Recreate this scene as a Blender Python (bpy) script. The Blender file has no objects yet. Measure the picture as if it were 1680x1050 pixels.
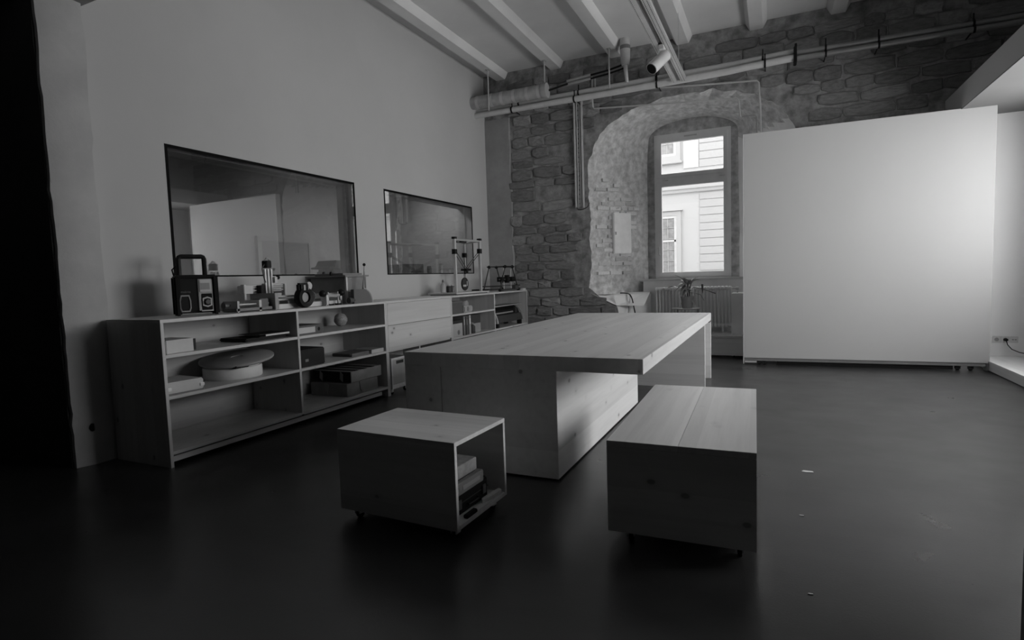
import bpy, bmesh, math, random
from mathutils import Vector, Matrix, noise
from mathutils.geometry import tessellate_polygon
random.seed(7)
PI = math.pi
scene = bpy.context.scene
col = scene.collection

# ------------------------------------------------------------------ camera
F_PX, YAW, PITCH, ROLL = 922.18, -0.4372, 0.0747, -0.0322
fw = Vector((math.sin(YAW)*math.cos(PITCH), math.cos(YAW)*math.cos(PITCH), -math.sin(PITCH)))
rt = Vector((math.cos(YAW), -math.sin(YAW), 0))
up = rt.cross(fw)
rt, up = math.cos(ROLL)*rt + math.sin(ROLL)*up, -math.sin(ROLL)*rt + math.cos(ROLL)*up
cam_data = bpy.data.cameras.new('camera')
cam_data.sensor_width = 36.0
cam_data.lens = F_PX/1680*36.0
cam_data.clip_start = 0.05
cam = bpy.data.objects.new('camera', cam_data)
col.objects.link(cam)
cam.matrix_world = Matrix(((rt.x, up.x, -fw.x, 0), (rt.y, up.y, -fw.y, 0), (rt.z, up.z, -fw.z, 1.3), (0, 0, 0, 1)))
scene.camera = cam

# ------------------------------------------------------------------ sky, daylight at the windows, exposure
world = bpy.data.worlds.new('overcast_sky')
scene.world = world
world.use_nodes = True
bg = world.node_tree.nodes['Background']
bg.inputs[0].default_value = (1, 1, 1, 1)
bg.inputs[1].default_value = 3.2
scene.view_settings.view_transform = 'Standard'
scene.view_settings.look = 'None'
scene.view_settings.gamma = 1.0
scene.view_settings.use_curve_mapping = False
scene.view_settings.exposure = 0.0
scene.cycles.use_denoising = True
try:
    scene.cycles.denoiser = 'OPENIMAGEDENOISE'
except Exception:
    pass
scene.cycles.max_bounces = 10
scene.cycles.diffuse_bounces = 8
scene.cycles.sample_clamp_indirect = 4.0

WIN_R = [(3.9, 5.2), (5.4, 6.7), (6.9, 8.0)]      # y spans of the windows in the right wall
WIN_RZ = (1.15, 3.05)
def area(name, loc, rot, sx, sy, power, portal=False):
    L = bpy.data.lights.new(name, 'AREA')
    L.shape = 'RECTANGLE'; L.size = sx; L.size_y = sy; L.energy = power
    if portal:
        L.cycles.is_portal = True
    o = bpy.data.objects.new(name, L); col.objects.link(o)
    o.location = loc; o.rotation_euler = rot
    return o
DAY = 84.0
for (y0, y1), k in zip(WIN_R, (1.05, 1.0, 0.95)):
    area('window_daylight', (3.28, (y0+y1)/2, sum(WIN_RZ)/2), (0, PI/2, 0), WIN_RZ[1]-WIN_RZ[0], y1-y0, DAY*k)
area('window_portal', (-1.28, 10.50, 2.5), (-PI/2, 0, 0), 1.4, 2.7, 1.0, portal=True)

# ------------------------------------------------------------------ materials
def new_mat(name):
    m = bpy.data.materials.new(name); m.use_nodes = True
    nt = m.node_tree
    return m, nt, nt.nodes['Principled BSDF']
def N(nt, typ, **kw):
    n = nt.nodes.new(typ)
    for k, v in kw.items():
        setattr(n, k, v)
    return n
def ramp(nt, fac, stops):
    r = N(nt, 'ShaderNodeValToRGB')
    e = r.color_ramp.elements
    while len(e) < len(stops):
        e.new(0.5)
    for i, (p, v) in enumerate(stops):
        e[i].position = p; e[i].color = (v, v, v, 1)
    nt.links.new(fac, r.inputs[0])
    return r.outputs[0]
def mixc(nt, mode, fac, a, b):
    n = N(nt, 'ShaderNodeMix', data_type='RGBA', blend_type=mode)
    for sock, val in ((n.inputs['Factor'], fac), (n.inputs['A'], a), (n.inputs['B'], b)):
        if hasattr(val, 'links'):
            nt.links.new(val, sock)
        elif sock.type == 'RGBA':
            sock.default_value = (val, val, val, 1)
        else:
            sock.default_value = val
    return n.outputs['Result']
def coords(nt, scale=(1, 1, 1), kind='Object'):
    t = N(nt, 'ShaderNodeTexCoord'); mp = N(nt, 'ShaderNodeMapping')
    mp.inputs['Scale'].default_value = scale
    nt.links.new(t.outputs[kind], mp.inputs[0])
    return mp.outputs[0]
def noise_tex(nt, co, scale, detail=4, rough=0.55):
    n = N(nt, 'ShaderNodeTexNoise')
    n.inputs['Scale'].default_value = scale; n.inputs['Detail'].default_value = detail; n.inputs['Roughness'].default_value = rough
    nt.links.new(co, n.inputs['Vector'])
    return n.outputs['Fac']
def bump(nt, b, h, strength, dist=0.01):
    n = N(nt, 'ShaderNodeBump')
    n.inputs['Strength'].default_value = strength; n.inputs['Distance'].default_value = dist
    nt.links.new(h, n.inputs['Height']); nt.links.new(n.outputs[0], b.inputs['Normal'])

_cache = {}
def plain(v, rough=0.5, metal=0.0, var=0.06, scale=9.0, spec=None):
    if spec is None:
        spec = 0.5 if v > 0.05 else 0.15
    """painted / plastic / metal surface with a faint mottling"""
    key = (v, rough, metal, var, scale, spec)
    if key in _cache:
        return _cache[key]
    m, nt, b = new_mat('grey_%03d' % int(v*1000))
    f = noise_tex(nt, coords(nt), scale, 3)
    c = ramp(nt, f, [(0.3, v*(1-var)), (0.7, v*(1+var))])
    nt.links.new(c, b.inputs['Base Color'])
    b.inputs['Roughness'].default_value = rough; b.inputs['Metallic'].default_value = metal
    b.inputs['Specular IOR Level'].default_value = spec
    _cache[key] = m
    return m
def plaster(name, v, var=0.05, scale=1.6, fine=60, bstr=0.08, rough=0.85, lo=0.35, hi=0.68):
    m, nt, b = new_mat(name)
    co = coords(nt)
    f = noise_tex(nt, co, scale, 6, 0.6)
    c = ramp(nt, f, [(lo, v*(1-var)), (hi, v*(1+var))])
    nt.links.new(c, b.inputs['Base Color'])
    b.inputs['Roughness'].default_value = rough; b.inputs['Specular IOR Level'].default_value = 0.25
    bump(nt, b, noise_tex(nt, co, fine, 5, 0.65), bstr, 0.006)
    return m
def wood(name, v, axis, strip=0.11, across=1, contrast=0.10, knots=0.55, offset=0.0, kscale=4.2):
    """pale solid pine: glued strips, fine grain along axis, scattered knots"""
    m, nt, b = new_mat(name)
    t = N(nt, 'ShaderNodeTexCoord')
    oi = N(nt, 'ShaderNodeObjectInfo')
    add = N(nt, 'ShaderNodeVectorMath', operation='MULTIPLY_ADD')
    nt.links.new(oi.outputs['Random'], add.inputs[0]); add.inputs[1].default_value = (7.3, 3.1, 5.7)
    nt.links.new(t.outputs['Object'], add.inputs[2])
    base = add.outputs[0]
    mp = N(nt, 'ShaderNodeMapping')
    s = [22.0, 22.0, 22.0]; s[axis] = 1.1
    mp.inputs['Scale'].default_value = s
    nt.links.new(base, mp.inputs[0])
    g = noise_tex(nt, mp.outputs[0], 1.0, 5, 0.6)
    c = ramp(nt, g, [(0.25, v*(1-contrast)), (0.5, v), (0.8, v*(1+contrast*0.6))])
    # strips
    mp2 = N(nt, 'ShaderNodeMapping')
    s2 = [0.0, 0.0, 0.0]; s2[across] = 1.0/strip
    if axis == across:
        s2 = [1.0/strip]*3
    mp2.inputs['Scale'].default_value = s2
    nt.links.new(base, mp2.inputs[0])
    fl = N(nt, 'ShaderNodeVectorMath', operation='FLOOR'); nt.links.new(mp2.outputs[0], fl.inputs[0])
    wn = N(nt, 'ShaderNodeTexWhiteNoise'); nt.links.new(fl.outputs[0], wn.inputs['Vector'])
    c2 = ramp(nt, wn.outputs['Value'], [(0.0, 0.90), (1.0, 1.05)])
    c = mixc(nt, 'MULTIPLY', 1.0, c, c2)
    # knots
    mp3 = N(nt, 'ShaderNodeMapping'); s3 = [1.25, 1.25, 1.25]; s3[axis] = 0.8
    mp3.inputs['Scale'].default_value = s3
    nt.links.new(base, mp3.inputs[0])
    vo = N(nt, 'ShaderNodeTexVoronoi'); vo.inputs['Scale'].default_value = kscale
    nt.links.new(mp3.outputs[0], vo.inputs['Vector'])
    k = ramp(nt, vo.outputs['Distance'], [(0.055, 1-knots), (0.085, 0.90), (0.18, 1.0)])
    c = mixc(nt, 'MULTIPLY', 1.0, c, k)
    nt.links.new(c, b.inputs['Base Color'])
    b.inputs['Roughness'].default_value = 0.42
    b.inputs['Specular IOR Level'].default_value = 0.4
    bump(nt, b, g, 0.012, 0.002)
    return m

M_WALL = plaster('white_wall_paint', 0.46, 0.03, 0.8, 40, 0.05)
M_CEIL = plaster('white_ceiling_paint', 0.70, 0.05, 1.2, 30, 0.08)
M_STRIP = plaster('bare_concrete', 0.42, 0.10, 2.4, 45, 0.25)
M_SHADEWALL = plaster('dark_plaster', 0.05, 0.15, 1.5, 40, 0.2)  # near-black colour paints in the shade of the cross wall and lobby
M_MORTAR = plaster('old_mortar', 0.27, 0.45, 6.0, 30, 1.0, 0.95)
M_RENDER = plaster('grey_render', 0.32, 0.12, 3.0, 40, 0.4, 0.9)
M_REVEAL = plaster('rough_lime_plaster', 0.60, 0.26, 11, 55, 0.5, 0.95)
M_SMOOTHPL = plaster('white_lime_wash', 0.84, 0.06, 3.0, 40, 0.3, 0.9)
M_APRON = plaster('grey_apron_paint', 0.82, 0.06, 3.0, 40, 0.1, 0.7)
M_FRAMEPAINT = plain(0.88, 0.4, var=0.03)
M_PANEL = plaster('white_partition_paint', 0.43, 0.02, 0.7, 50, 0.03)
WOOD_X = wood('pine_along_x', 0.70, 0, across=1)
WOOD_Y = wood('pine_along_y', 0.70, 1, across=0)
WOOD_YZ = wood('pine_along_y_upright', 0.70, 1, across=2)
WOOD_XZ = wood('pine_along_x_upright', 0.70, 0, across=2)
WOOD_Z = wood('pine_along_z', 0.70, 2, across=1)
CAB_Y = wood('shelf_pine_along_y', 0.52, 1, across=0)
CAB_YZ = wood('shelf_pine_upright', 0.50, 1, across=2)
CAB_Z = wood('shelf_pine_along_z', 0.50, 2, across=0)
SHADED_BACK = wood('thin_pine_back', 0.36, 1, across=2, kscale=4.5)  # shelf pine darkened, shade inside the shelves put into its colour
EDGE = plain(0.70, 0.5, var=0.08, scale=20)
BLACK = plain(0.012, 0.45)
BLACKM = plain(0.02, 0.7)
DKGREY = plain(0.06, 0.55)
GREY = plain(0.18, 0.5)
LGREY = plain(0.38, 0.5)
WHITE = plain(0.62, 0.5)
PAPER = plain(0.66, 0.8)
STEEL = plain(0.62, 0.35, 0.35)
ALU = plain(0.62, 0.38, 0.4)
GALV = plain(0.50, 0.42, 1.0, var=0.12)
TAPE = plain(0.52, 0.45, 0.3)
CARD = plain(0.22, 0.8)
BROWNB = plain(0.10, 0.75)

def floor_mat():
    m, nt, b = new_mat('dark_sealed_screed')
    co = coords(nt)
    f = noise_tex(nt, coords(nt, (0.9, 2.4, 1)), 1.6, 7, 0.62)
    c = ramp(nt, f, [(0.3, 0.018), (0.7, 0.032)])
    sp = noise_tex(nt, co, 160, 2)
    s = ramp(nt, sp, [(0.73, 0.0), (0.80, 0.10)])
    c = mixc(nt, 'ADD', 1.0, c, s)
    nt.links.new(c, b.inputs['Base Color'])
    r = ramp(nt, noise_tex(nt, co, 2.2, 6), [(0.3, 0.27), (0.7, 0.36)])
    nt.links.new(r, b.inputs['Roughness'])
    b.inputs['Specular IOR Level'].default_value = 0.8
    bump(nt, b, noise_tex(nt, co, 90, 4), 0.10, 0.004)
    return m
M_FLOOR = floor_mat()

def stone_mat():
    m, nt, b = new_mat('weathered_sandstone')
    oi = N(nt, 'ShaderNodeObjectInfo')
    t = N(nt, 'ShaderNodeTexCoord')
    add = N(nt, 'ShaderNodeVectorMath', operation='MULTIPLY_ADD')
    nt.links.new(oi.outputs['Random'], add.inputs[0]); add.inputs[1].default_value = (9, 4, 6)
    nt.links.new(t.outputs['Object'], add.inputs[2])
    f = noise_tex(nt, add.outputs[0], 4.5, 6, 0.65)
    c = ramp(nt, f, [(0.28, 0.17), (0.72, 0.31)])
    r = ramp(nt, oi.outputs['Random'], [(0.0, 0.72), (0.6, 1.0), (1.0, 1.35)])
    c = mixc(nt, 'MULTIPLY', 1.0, c, r)
    nt.links.new(c, b.inputs['Base Color'])
    b.inputs['Roughness'].default_value = 0.95; b.inputs['Specular IOR Level'].default_value = 0.15
    bump(nt, b, f, 0.9, 0.02)
    return m
M_STONE = stone_mat()
def brick_mat():
    m, nt, b = new_mat('limewashed_brick')
    oi = N(nt, 'ShaderNodeObjectInfo')
    f = noise_tex(nt, coords(nt), 9, 5, 0.65)
    c = ramp(nt, f, [(0.3, 0.56), (0.7, 0.80)])
    r = ramp(nt, oi.outputs['Random'], [(0.0, 0.72), (1.0, 1.15)])
    c = mixc(nt, 'MULTIPLY', 1.0, c, r)
    nt.links.new(c, b.inputs['Base Color'])
    b.inputs['Roughness'].default_value = 0.95
    bump(nt, b, f, 0.7, 0.01)
    return m
M_BRICK = brick_mat()
def glass_mat(name, tint, boost):
    m = bpy.data.materials.new(name); m.use_nodes = True
    nt = m.node_tree; nt.nodes.clear()
    o = N(nt, 'ShaderNodeOutputMaterial'); mx = N(nt, 'ShaderNodeMixShader')
    tr = N(nt, 'ShaderNodeBsdfTransparent'); tr.inputs[0].default_value = (tint, tint, tint, 1)
    gl = N(nt, 'ShaderNodeBsdfGlossy'); gl.inputs['Roughness'].default_value = 0.0; gl.inputs['Color'].default_value = (0.95,)*3+(1,)
    fr = N(nt, 'ShaderNodeLayerWeight'); fr.inputs['Blend'].default_value = 0.5
    pw = N(nt, 'ShaderNodeMath', operation='POWER'); pw.inputs[1].default_value = 5.0
    nt.links.new(fr.outputs['Facing'], pw.inputs[0])
    ad = N(nt, 'ShaderNodeMath', operation='MULTIPLY_ADD'); ad.inputs[1].default_value = 1-boost; ad.inputs[2].default_value = boost
    nt.links.new(pw.outputs[0], ad.inputs[0]); nt.links.new(ad.outputs[0], mx.inputs[0])
    nt.links.new(tr.outputs[0], mx.inputs[1]); nt.links.new(gl.outputs[0], mx.inputs[2]); nt.links.new(mx.outputs[0], o.inputs[0])
    return m
M_GLASS = glass_mat('clear_glass', 0.98, 0.03)
M_MIRRORGLASS = glass_mat('reflective_glazing', 0.92, 0.20)

# ------------------------------------------------------------------ mesh helpers
class MB:
    def __init__(self):
        self.bm = bmesh.new()
    def _add(self, verts, faces):
        vs = [self.bm.verts.new(v) for v in verts]
        for f in faces:
            try:
                self.bm.faces.new([vs[i] for i in f])
            except ValueError:
                pass
        return self
    def box(self, x0, x1, y0, y1, z0, z1, mat=None):
        v = [(x, y, z) for x in (x0, x1) for y in (y0, y1) for z in (z0, z1)]
        if mat is not None:
            v = [mat @ Vector(p) for p in v]
        return self._add(v, [(0, 1, 3, 2), (4, 6, 7, 5), (0, 4, 5, 1), (2, 3, 7, 6), (0, 2, 6, 4), (1, 5, 7, 3)])
    def cbox(self, c, s, mat=None):
        return self.box(c[0]-s[0]/2, c[0]+s[0]/2, c[1]-s[1]/2, c[1]+s[1]/2, c[2]-s[2]/2, c[2]+s[2]/2, mat)
    def cyl(self, p0, p1, r0, r1=None, seg=16):
        p0, p1 = Vector(p0), Vector(p1); r1 = r0 if r1 is None else r1
        d = (p1-p0).normalized()
        a = d.orthogonal().normalized(); b = d.cross(a)
        v = []
        for p, r in ((p0, r0), (p1, r1)):
            for i in range(seg):
                t = 2*PI*i/seg
                v.append(p + a*r*math.cos(t) + b*r*math.sin(t))
        f = [(i, (i+1) % seg, seg+(i+1) % seg, seg+i) for i in range(seg)]
        f += [tuple(range(seg-1, -1, -1)), tuple(range(seg, 2*seg))]
        return self._add(v, f)
    def tube(self, pts, r, seg=8, cap=True):
        pts = [Vector(p) for p in pts]; n = len(pts)
        rings = []; ref = None
        for i, p in enumerate(pts):
            t = (pts[min(i+1, n-1)] - pts[max(i-1, 0)]).normalized()
            if ref is None:
                a = t.orthogonal().normalized()
            else:
                a = (ref - t*ref.dot(t)).normalized()
            ref = a; b = t.cross(a)
            rr = r[i] if isinstance(r, (list, tuple)) else r
            rings.append([p + (a*math.cos(2*PI*k/seg) + b*math.sin(2*PI*k/seg))*rr for k in range(seg)])
        v = [q for ring in rings for q in ring]
        f = [(i*seg+k, i*seg+(k+1) % seg, (i+1)*seg+(k+1) % seg, (i+1)*seg+k) for i in range(n-1) for k in range(seg)]
        if cap:
            f += [tuple(range(seg-1, -1, -1)), tuple(range((n-1)*seg, n*seg))]
        return self._add(v, f)
    def lathe(self, prof, c=(0, 0, 0), axis=2, seg=24):
        v = []
        for r, h in prof:
            for k in range(seg):
                t = 2*PI*k/seg; x, y = r*math.cos(t), r*math.sin(t)
                p = (x, y, h) if axis == 2 else ((h, x, y) if axis == 0 else (y, h, x))
                v.append((c[0]+p[0], c[1]+p[1], c[2]+p[2]))
        n = len(prof)
        f = [(i*seg+k, i*seg+(k+1) % seg, (i+1)*seg+(k+1) % seg, (i+1)*seg+k) for i in range(n-1) for k in range(seg)]
        if prof[0][0] > 1e-5:
            f.append(tuple(range(seg-1, -1, -1)))
        if prof[-1][0] > 1e-5:
            f.append(tuple(range((n-1)*seg, n*seg)))
        return self._add(v, f)
    def prism(self, poly, a0, a1, axis=1):
        """poly of 2-d points swept along axis from a0 to a1"""
        def P(p, a):
            return (a, p[0], p[1]) if axis == 0 else ((p[0], a, p[1]) if axis == 1 else (p[0], p[1], a))
        n = len(poly)
        v = [P(p, a0) for p in poly] + [P(p, a1) for p in poly]
        f = [(i, (i+1) % n, n+(i+1) % n, n+i) for i in range(n)] + [tuple(range(n-1, -1, -1)), tuple(range(n, 2*n))]
        return self._add(v, f)
    def ring(self, outer, inner, a0, a1, axis=1):
        """frame between two outlines of the same point count"""
        def P(p, a):
            return (a, p[0], p[1]) if axis == 0 else ((p[0], a, p[1]) if axis == 1 else (p[0], p[1], a))
        n = len(outer)
        v = [P(p, a) for a in (a0, a1) for p in list(outer)+list(inner)]
        f = []
        for i in range(n):
            j = (i+1) % n
            f += [(i, j, n+j, n+i), (2*n+i, 3*n+i, 3*n+j, 2*n+j), (i, 2*n+i, 2*n+j, j), (n+i, n+j, 3*n+j, 3*n+i)]
        return self._add(v, f)
    def sphere(self, c, r, seg=16, rings=10, sc=(1, 1, 1)):
        prof = [(r*math.sin(PI*i/rings), -r*math.cos(PI*i/rings)) for i in range(rings+1)]
        v0 = len(self.bm.verts)
        self.lathe([(max(a, 1e-6), h) for a, h in prof], (0, 0, 0), 2, seg)
        self.bm.verts.ensure_lookup_table()
        for v in self.bm.verts[v0:]:
            v.co = Vector((c[0]+v.co.x*sc[0], c[1]+v.co.y*sc[1], c[2]+v.co.z*sc[2]))
        return self
    def mesh(self, name, mat, smooth=False, bevel=0.0):
        bm = self.bm
        bmesh.ops.remove_doubles(bm, verts=bm.verts, dist=1e-6)
        if bevel:
            es = [e for e in bm.edges if len(e.link_faces) == 2 and e.calc_face_angle(0) > 0.6]
            bmesh.ops.bevel(bm, geom=es, offset=bevel, segments=2, affect='EDGES', clamp_overlap=True)
        bmesh.ops.recalc_face_normals(bm, faces=bm.faces)
        me = bpy.data.meshes.new(name)
        bm.to_mesh(me); bm.free()
        me.materials.append(mat)
        if smooth:
            for p in me.polygons:
                p.use_smooth = True
            try:
                me.set_sharp_from_angle(angle=0.7)
            except Exception:
                pass
        return me
    def build(self, name, mat, parent=None, smooth=False, bevel=0.0):
        o = bpy.data.objects.new(name, self.mesh(name, mat, smooth, bevel))
        col.objects.link(o)
        if parent is not None:
            o.parent = parent
        return o
def tag(o, label=None, cat=None, group=None, kind=None):
    if label: o['label'] = label
    if cat: o['category'] = cat
    if group: o['group'] = group
    if kind: o['kind'] = kind
    return o
def thing(name, label, cat, loc=(0, 0, 0), rz=0.0, group=None):
    o = bpy.data.objects.new(name, None); col.objects.link(o)
    o.empty_display_size = 0.1
    o.location = loc; o.rotation_euler = (0, 0, rz)
    return tag(o, label, cat, group)
def struct(o):
    o['kind'] = 'structure'
    return o
def struct_empty(name):
    o = bpy.data.objects.new(name, None); col.objects.link(o)
    o['kind'] = 'structure'
    return o
def copy_part(src, parent, loc=None, name=None):
    c = src.copy(); col.objects.link(c); c.parent = parent
    if loc is not None:
        c.location = loc
    return c
def text(body, size, mat, parent, loc, rot, extrude=0.0006, name='lettering', align='CENTER'):
    cu = bpy.data.curves.new(name, 'FONT'); cu.body = body; cu.size = size; cu.extrude = extrude
    cu.align_x = align; cu.align_y = 'CENTER'
    cu.materials.append(mat)
    tmp = bpy.data.objects.new(name, cu)
    me = bpy.data.meshes.new_from_object(tmp); bpy.data.objects.remove(tmp)
    me.materials.clear(); me.materials.append(mat)
    o = bpy.data.objects.new(name, me); col.objects.link(o); o.parent = parent
    o.location = loc; o.rotation_euler = rot
    return o

WX, WD, CEIL = -4.70, 9.17, 4.87
XR = 3.10

# ================================================================== THE SETTING
struct(MB().box(-10.2, 6.0, -3.5, 10.32, -0.1, 0.0).build('floor', M_FLOOR))
ceiling = struct(MB().box(-10.2, 6.0, -3.5, 10.32, CEIL, CEIL+0.15).build('ceiling', M_CEIL))
k = 0
x = -4.36
while x < 3.6:
    j = MB().prism([(x-0.085, CEIL-0.105), (x+0.085, CEIL-0.105), (x+0.10, CEIL-0.085), (x+0.15, CEIL+0.01), (x-0.15, CEIL+0.01), (x-0.10, CEIL-0.085)], -3.4, WD+0.08, 1)
    o = j.build('ceiling_joist', M_CEIL, ceiling)
    x += 1.03

# left wall with two glazed openings
W1 = (3.19, 5.585, 1.399, 2.535)
W2 = (6.16, 8.575, 1.396, 2.535)
wl = MB()
xb = WX-0.24
wl.box(xb, WX, 2.40, WD+0.03, 0, W1[2])
wl.box(xb, WX, 2.40, WD+0.03, W1[3], CEIL)
wl.box(xb, WX, 2.40, W1[0], W1[2], W1[3])
wl.box(xb, WX, W1[1], W2[0], W1[2], W1[3])
wl.box(xb, WX, W2[1], WD+0.03, W1[2], W1[3])
wall_left = struct(wl.build('wall_left', M_WALL))
# bare concrete end of the left wall with ragged edges
b = MB(); nz = 60
vs, fs = [], []
for i in range(nz+1):
    z = CEIL*i/nz
    ny = 0.022*noise.noise(Vector((0, 0, z*2.7))) + 0.012*noise.noise(Vector((3, 0, z*11)))
    fy = 0.020*noise.noise(Vector((9, 0, z*2.1))) + 0.010*noise.noise(Vector((5, 0, z*13)))
    lean = 0.01*z
    vs += [(-4.95, 2.310+ny, z), (-4.665+0.02*lean, 2.310+ny, z), (-4.625, 2.44, z), (-4.640+0.4*fy, 2.595+fy, z), (-4.71, 2.630+fy, z)]
    if i:
        a, c = (i-1)*5, i*5
        fs += [(a+q, a+q+1, c+q+1, c+q) for q in range(4)]
b._add(vs, fs)
strip = b.build('concrete_edge', M_STRIP, wall_left, smooth=True)
MB().lathe([(0.0001, 0.004), (0.026, 0.004), (0.034, 0.0)], (-4.632, 2.43, 0.284), 0, 14).build('bore_hole', BLACK, wall_left)

# shade-darkened cross wall that the left wall ends in, and the dark lobby around the camera
struct(MB().box(-10.2, -4.70, 2.30, 2.62, 0, CEIL).build('wall_cross', M_SHADEWALL))
struct(MB().box(0.29, 6.0, 0.50, 0.90, 0, CEIL).build('wall_jamb', plaster('jamb_paint', 0.16, 0.06)))
struct(MB().box(-4.75, XR+.2, 2.30, 2.62, 3.42, CEIL).build('wall_header', M_RENDER))  # unseen header, added to keep light off the lobby side
struct(MB().box(-10.2, 6.0, -3.5, 2.30, 3.42, 3.50).build('ceiling_lobby', plaster('lobby_ceiling', 0.8)))  # unseen low ceiling, added to control bounce onto the front faces
struct(MB().box(1.25, 6.0, 0.90, 3.15, 0, CEIL).build('wall_pier', M_RENDER))  # unseen pier, added to stop bounce light reaching the front faces
struct(MB().box(-10.2, 6.0, -3.6, -3.5, 0, CEIL).build('wall_front', M_SHADEWALL))
struct(MB().box(-10.3, -10.2, -3.5, 9.95, 0, CEIL).build('wall_outer', M_SHADEWALL))
struct(MB().box(6.0, 6.1, -3.5, 1.0, 0, CEIL).build('wall_lobby', M_SHADEWALL))
# room beyond the glazing, with an added fill lamp
XN = -7.50
struct(MB().box(XN-.15, WX-0.20, WD+0.05, WD+0.75, 0, CEIL).build('wall_beyond', M_WALL))
struct(MB().box(XN-.15, xb, 2.6, WD+0.05, 3.10, 3.20).build('ceiling_beyond', M_CEIL))
struct(MB().box(XN-.15, XN, 2.62, WD+.05, 0, 3.1).build('wall_neighbour', M_WALL))
door = struct_empty('door_1')
MB().box(XN, XN+.05, 6.55, 7.55, 0, 2.02).build('leaf', plain(0.30, 0.5), door, bevel=.003)
MB().ring([(6.47, 0), (7.63, 0), (7.63, 2.10), (6.47, 2.10)], [(6.55, 0.002), (7.55, 0.002), (7.55, 2.02), (6.55, 2.02)], XN, XN+.06, 0).build('door_frame', plain(0.42, 0.5), door)
MB().tube([(XN+.05, 7.45, 1.02), (XN+.10, 7.45, 1.02), (XN+.10, 7.33, 1.02)], .010, 8).build('door_handle', STEEL, door)

for yy, lab in ((8.1, 'ceiling lamp of the room behind the glazing'),):
    lp = thing('ceiling_lamp', lab, 'lamp', (-5.55, yy, 3.10))  # added out of view to brighten the room behind the glass
    MB().box(-.12, .12, -.6, .6, -.06, 0).build('housing', plain(0.6, 0.4), lp, bevel=.006)
    area('lamp_light', (-5.55, yy, 3.03), (0, 0, 0), .2, 1.1, 17.0)
# glazing of the two openings: pane flush with the room, black printed border, lined reveal
def glazed(n, W):
    y0, y1, z0, z1 = W
    e = struct_empty('window_%d' % n)
    bw = 0.026
    MB().ring([(y0, z0), (y1, z0), (y1, z1), (y0, z1)], [(y0+bw, z0+bw*0.55), (y1-bw, z0+bw*0.55), (y1-bw, z1-bw), (y0+bw, z1-bw)], WX-0.0018, WX+0.0015, 0).build('black_border', plain(0.006, 0.8, spec=0.1), e)
    MB().box(WX-0.010, WX-0.002, y0+0.004, y1-0.004, z0+0.004, z1-0.004).build('pane', M_MIRRORGLASS, e)
    MB().ring([(y0, z0), (y1, z0), (y1, z1), (y0, z1)], [(y0+0.02, z0+0.02), (y1-0.02, z0+0.02), (y1-0.02, z1-0.02), (y0+0.02, z1-0.02)], xb-0.03, xb+0.10, 0).build('frame', plain(0.45, 0.5), e)
    return e
glazed(2, W1)
glazed(3, W2)

# back wall: mortar bed, niche, stones
CXN = -1.24                                    # niche axis
def arch(xl, zspring, ztop, n=14, flat=2.2):
    """outline over the niche from left spring to right spring (x, z)"""
    w = CXN-xl; out = []
    for i in range(n+1):
        t = PI - PI*i/n
        c, s = math.cos(t), math.sin(t)
        out.append((CXN + w*math.copysign(abs(c)**(2/flat), c), zspring + (ztop-zspring)*abs(s)**(2/flat)))
    return out
XO, ZO, ZLEDGE, XREC = -2.81, 2.95, 0.957, -2.34
outer_arch = arch(XO, ZO, 4.03, 20, 2.3)
hole = [(XREC, 0.0), (XREC, 0.70), (XREC-0.04, 0.79), (-2.56, 0.89), (XO+0.05, 0.985), (XO, 1.10), (XO+0.01, 2.0)] + outer_arch + [(2*CXN-XO, 0.0)]
def rough(p):
    """ragged masonry edge of the niche"""
    x, z = p
    if z < 0.3:
        return p
    d = Vector((x-CXN, z-2.3)); d.normalize()
    q = Vector((x, 0.0, z))
    k = 0.050*noise.noise(q*2.3) + 0.030*noise.noise(q*6.5) + 0.018*noise.noise(q*15)
    return (x+d.x*k, z+d.y*k)
def resample(pl, n):
    L = [0]
    for i in range(1, len(pl)):
        L.append(L[-1] + math.dist(pl[i], pl[i-1]))
    out = []
    for k in range(n):
        t = L[-1]*k/(n-1); i = 1
        while i < len(L)-1 and L[i] < t:
            i += 1
        u = (t-L[i-1])/max(L[i]-L[i-1], 1e-9)
        out.append((pl[i-1][0]+(pl[i][0]-pl[i-1][0])*u, pl[i-1][1]+(pl[i][1]-pl[i-1][1])*u))
    return out
hole = [rough(p) for p in resample(hole, 170)]
hole[0] = (XREC, 0.0); hole[-1] = (2*CXN-XO, 0.0)
rect = [(WX-0.05, 0.0), (hole[0][0], 0.0)] + hole[1:-1] + [(hole[-1][0], 0.0), (6.0, 0.0), (6.0, CEIL), (WX-0.05, CEIL)]
b = MB()
tri = tessellate_polygon([[Vector((p[0], p[1], 0)) for p in rect]])
b._add([(p[0], WD, p[1]) for p in rect], [tuple(t) for t in tri])
wall_back = struct(b.build('wall_back', M_MORTAR))
struct(MB().box(-10.2, -2.95, WD+0.78, WD+0.95, 0, CEIL).box(0.5, 6.1, WD+0.3, WD+0.5, 0, CEIL).build('wall_behind', M_MORTAR))
# render strip beside the left wall
b = MB(); vs, fs = [], []
for i in range(41):
    z = 0.4 + (4.10-0.4)*i/40
    ex = -4.20 + 0.035*noise.noise(Vector((1, 0, z*1.7))) + 0.02*noise.noise(Vector((2, 0, z*9)))
    vs += [(WX-0.01, WD-0.012, z), (ex-0.02, WD-0.014, z), (ex, WD+0.001, z)]
    if i:
        a, c = (i-1)*3, i*3
        fs += [(a, a+1, c+1, c), (a+1, a+2, c+2, c+1)]
b._add(vs, fs).build('render_strip', M_RENDER, wall_back)

fx0, fx1, fz0, fz1 = -1.911, -0.654, 1.204, 3.694
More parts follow.
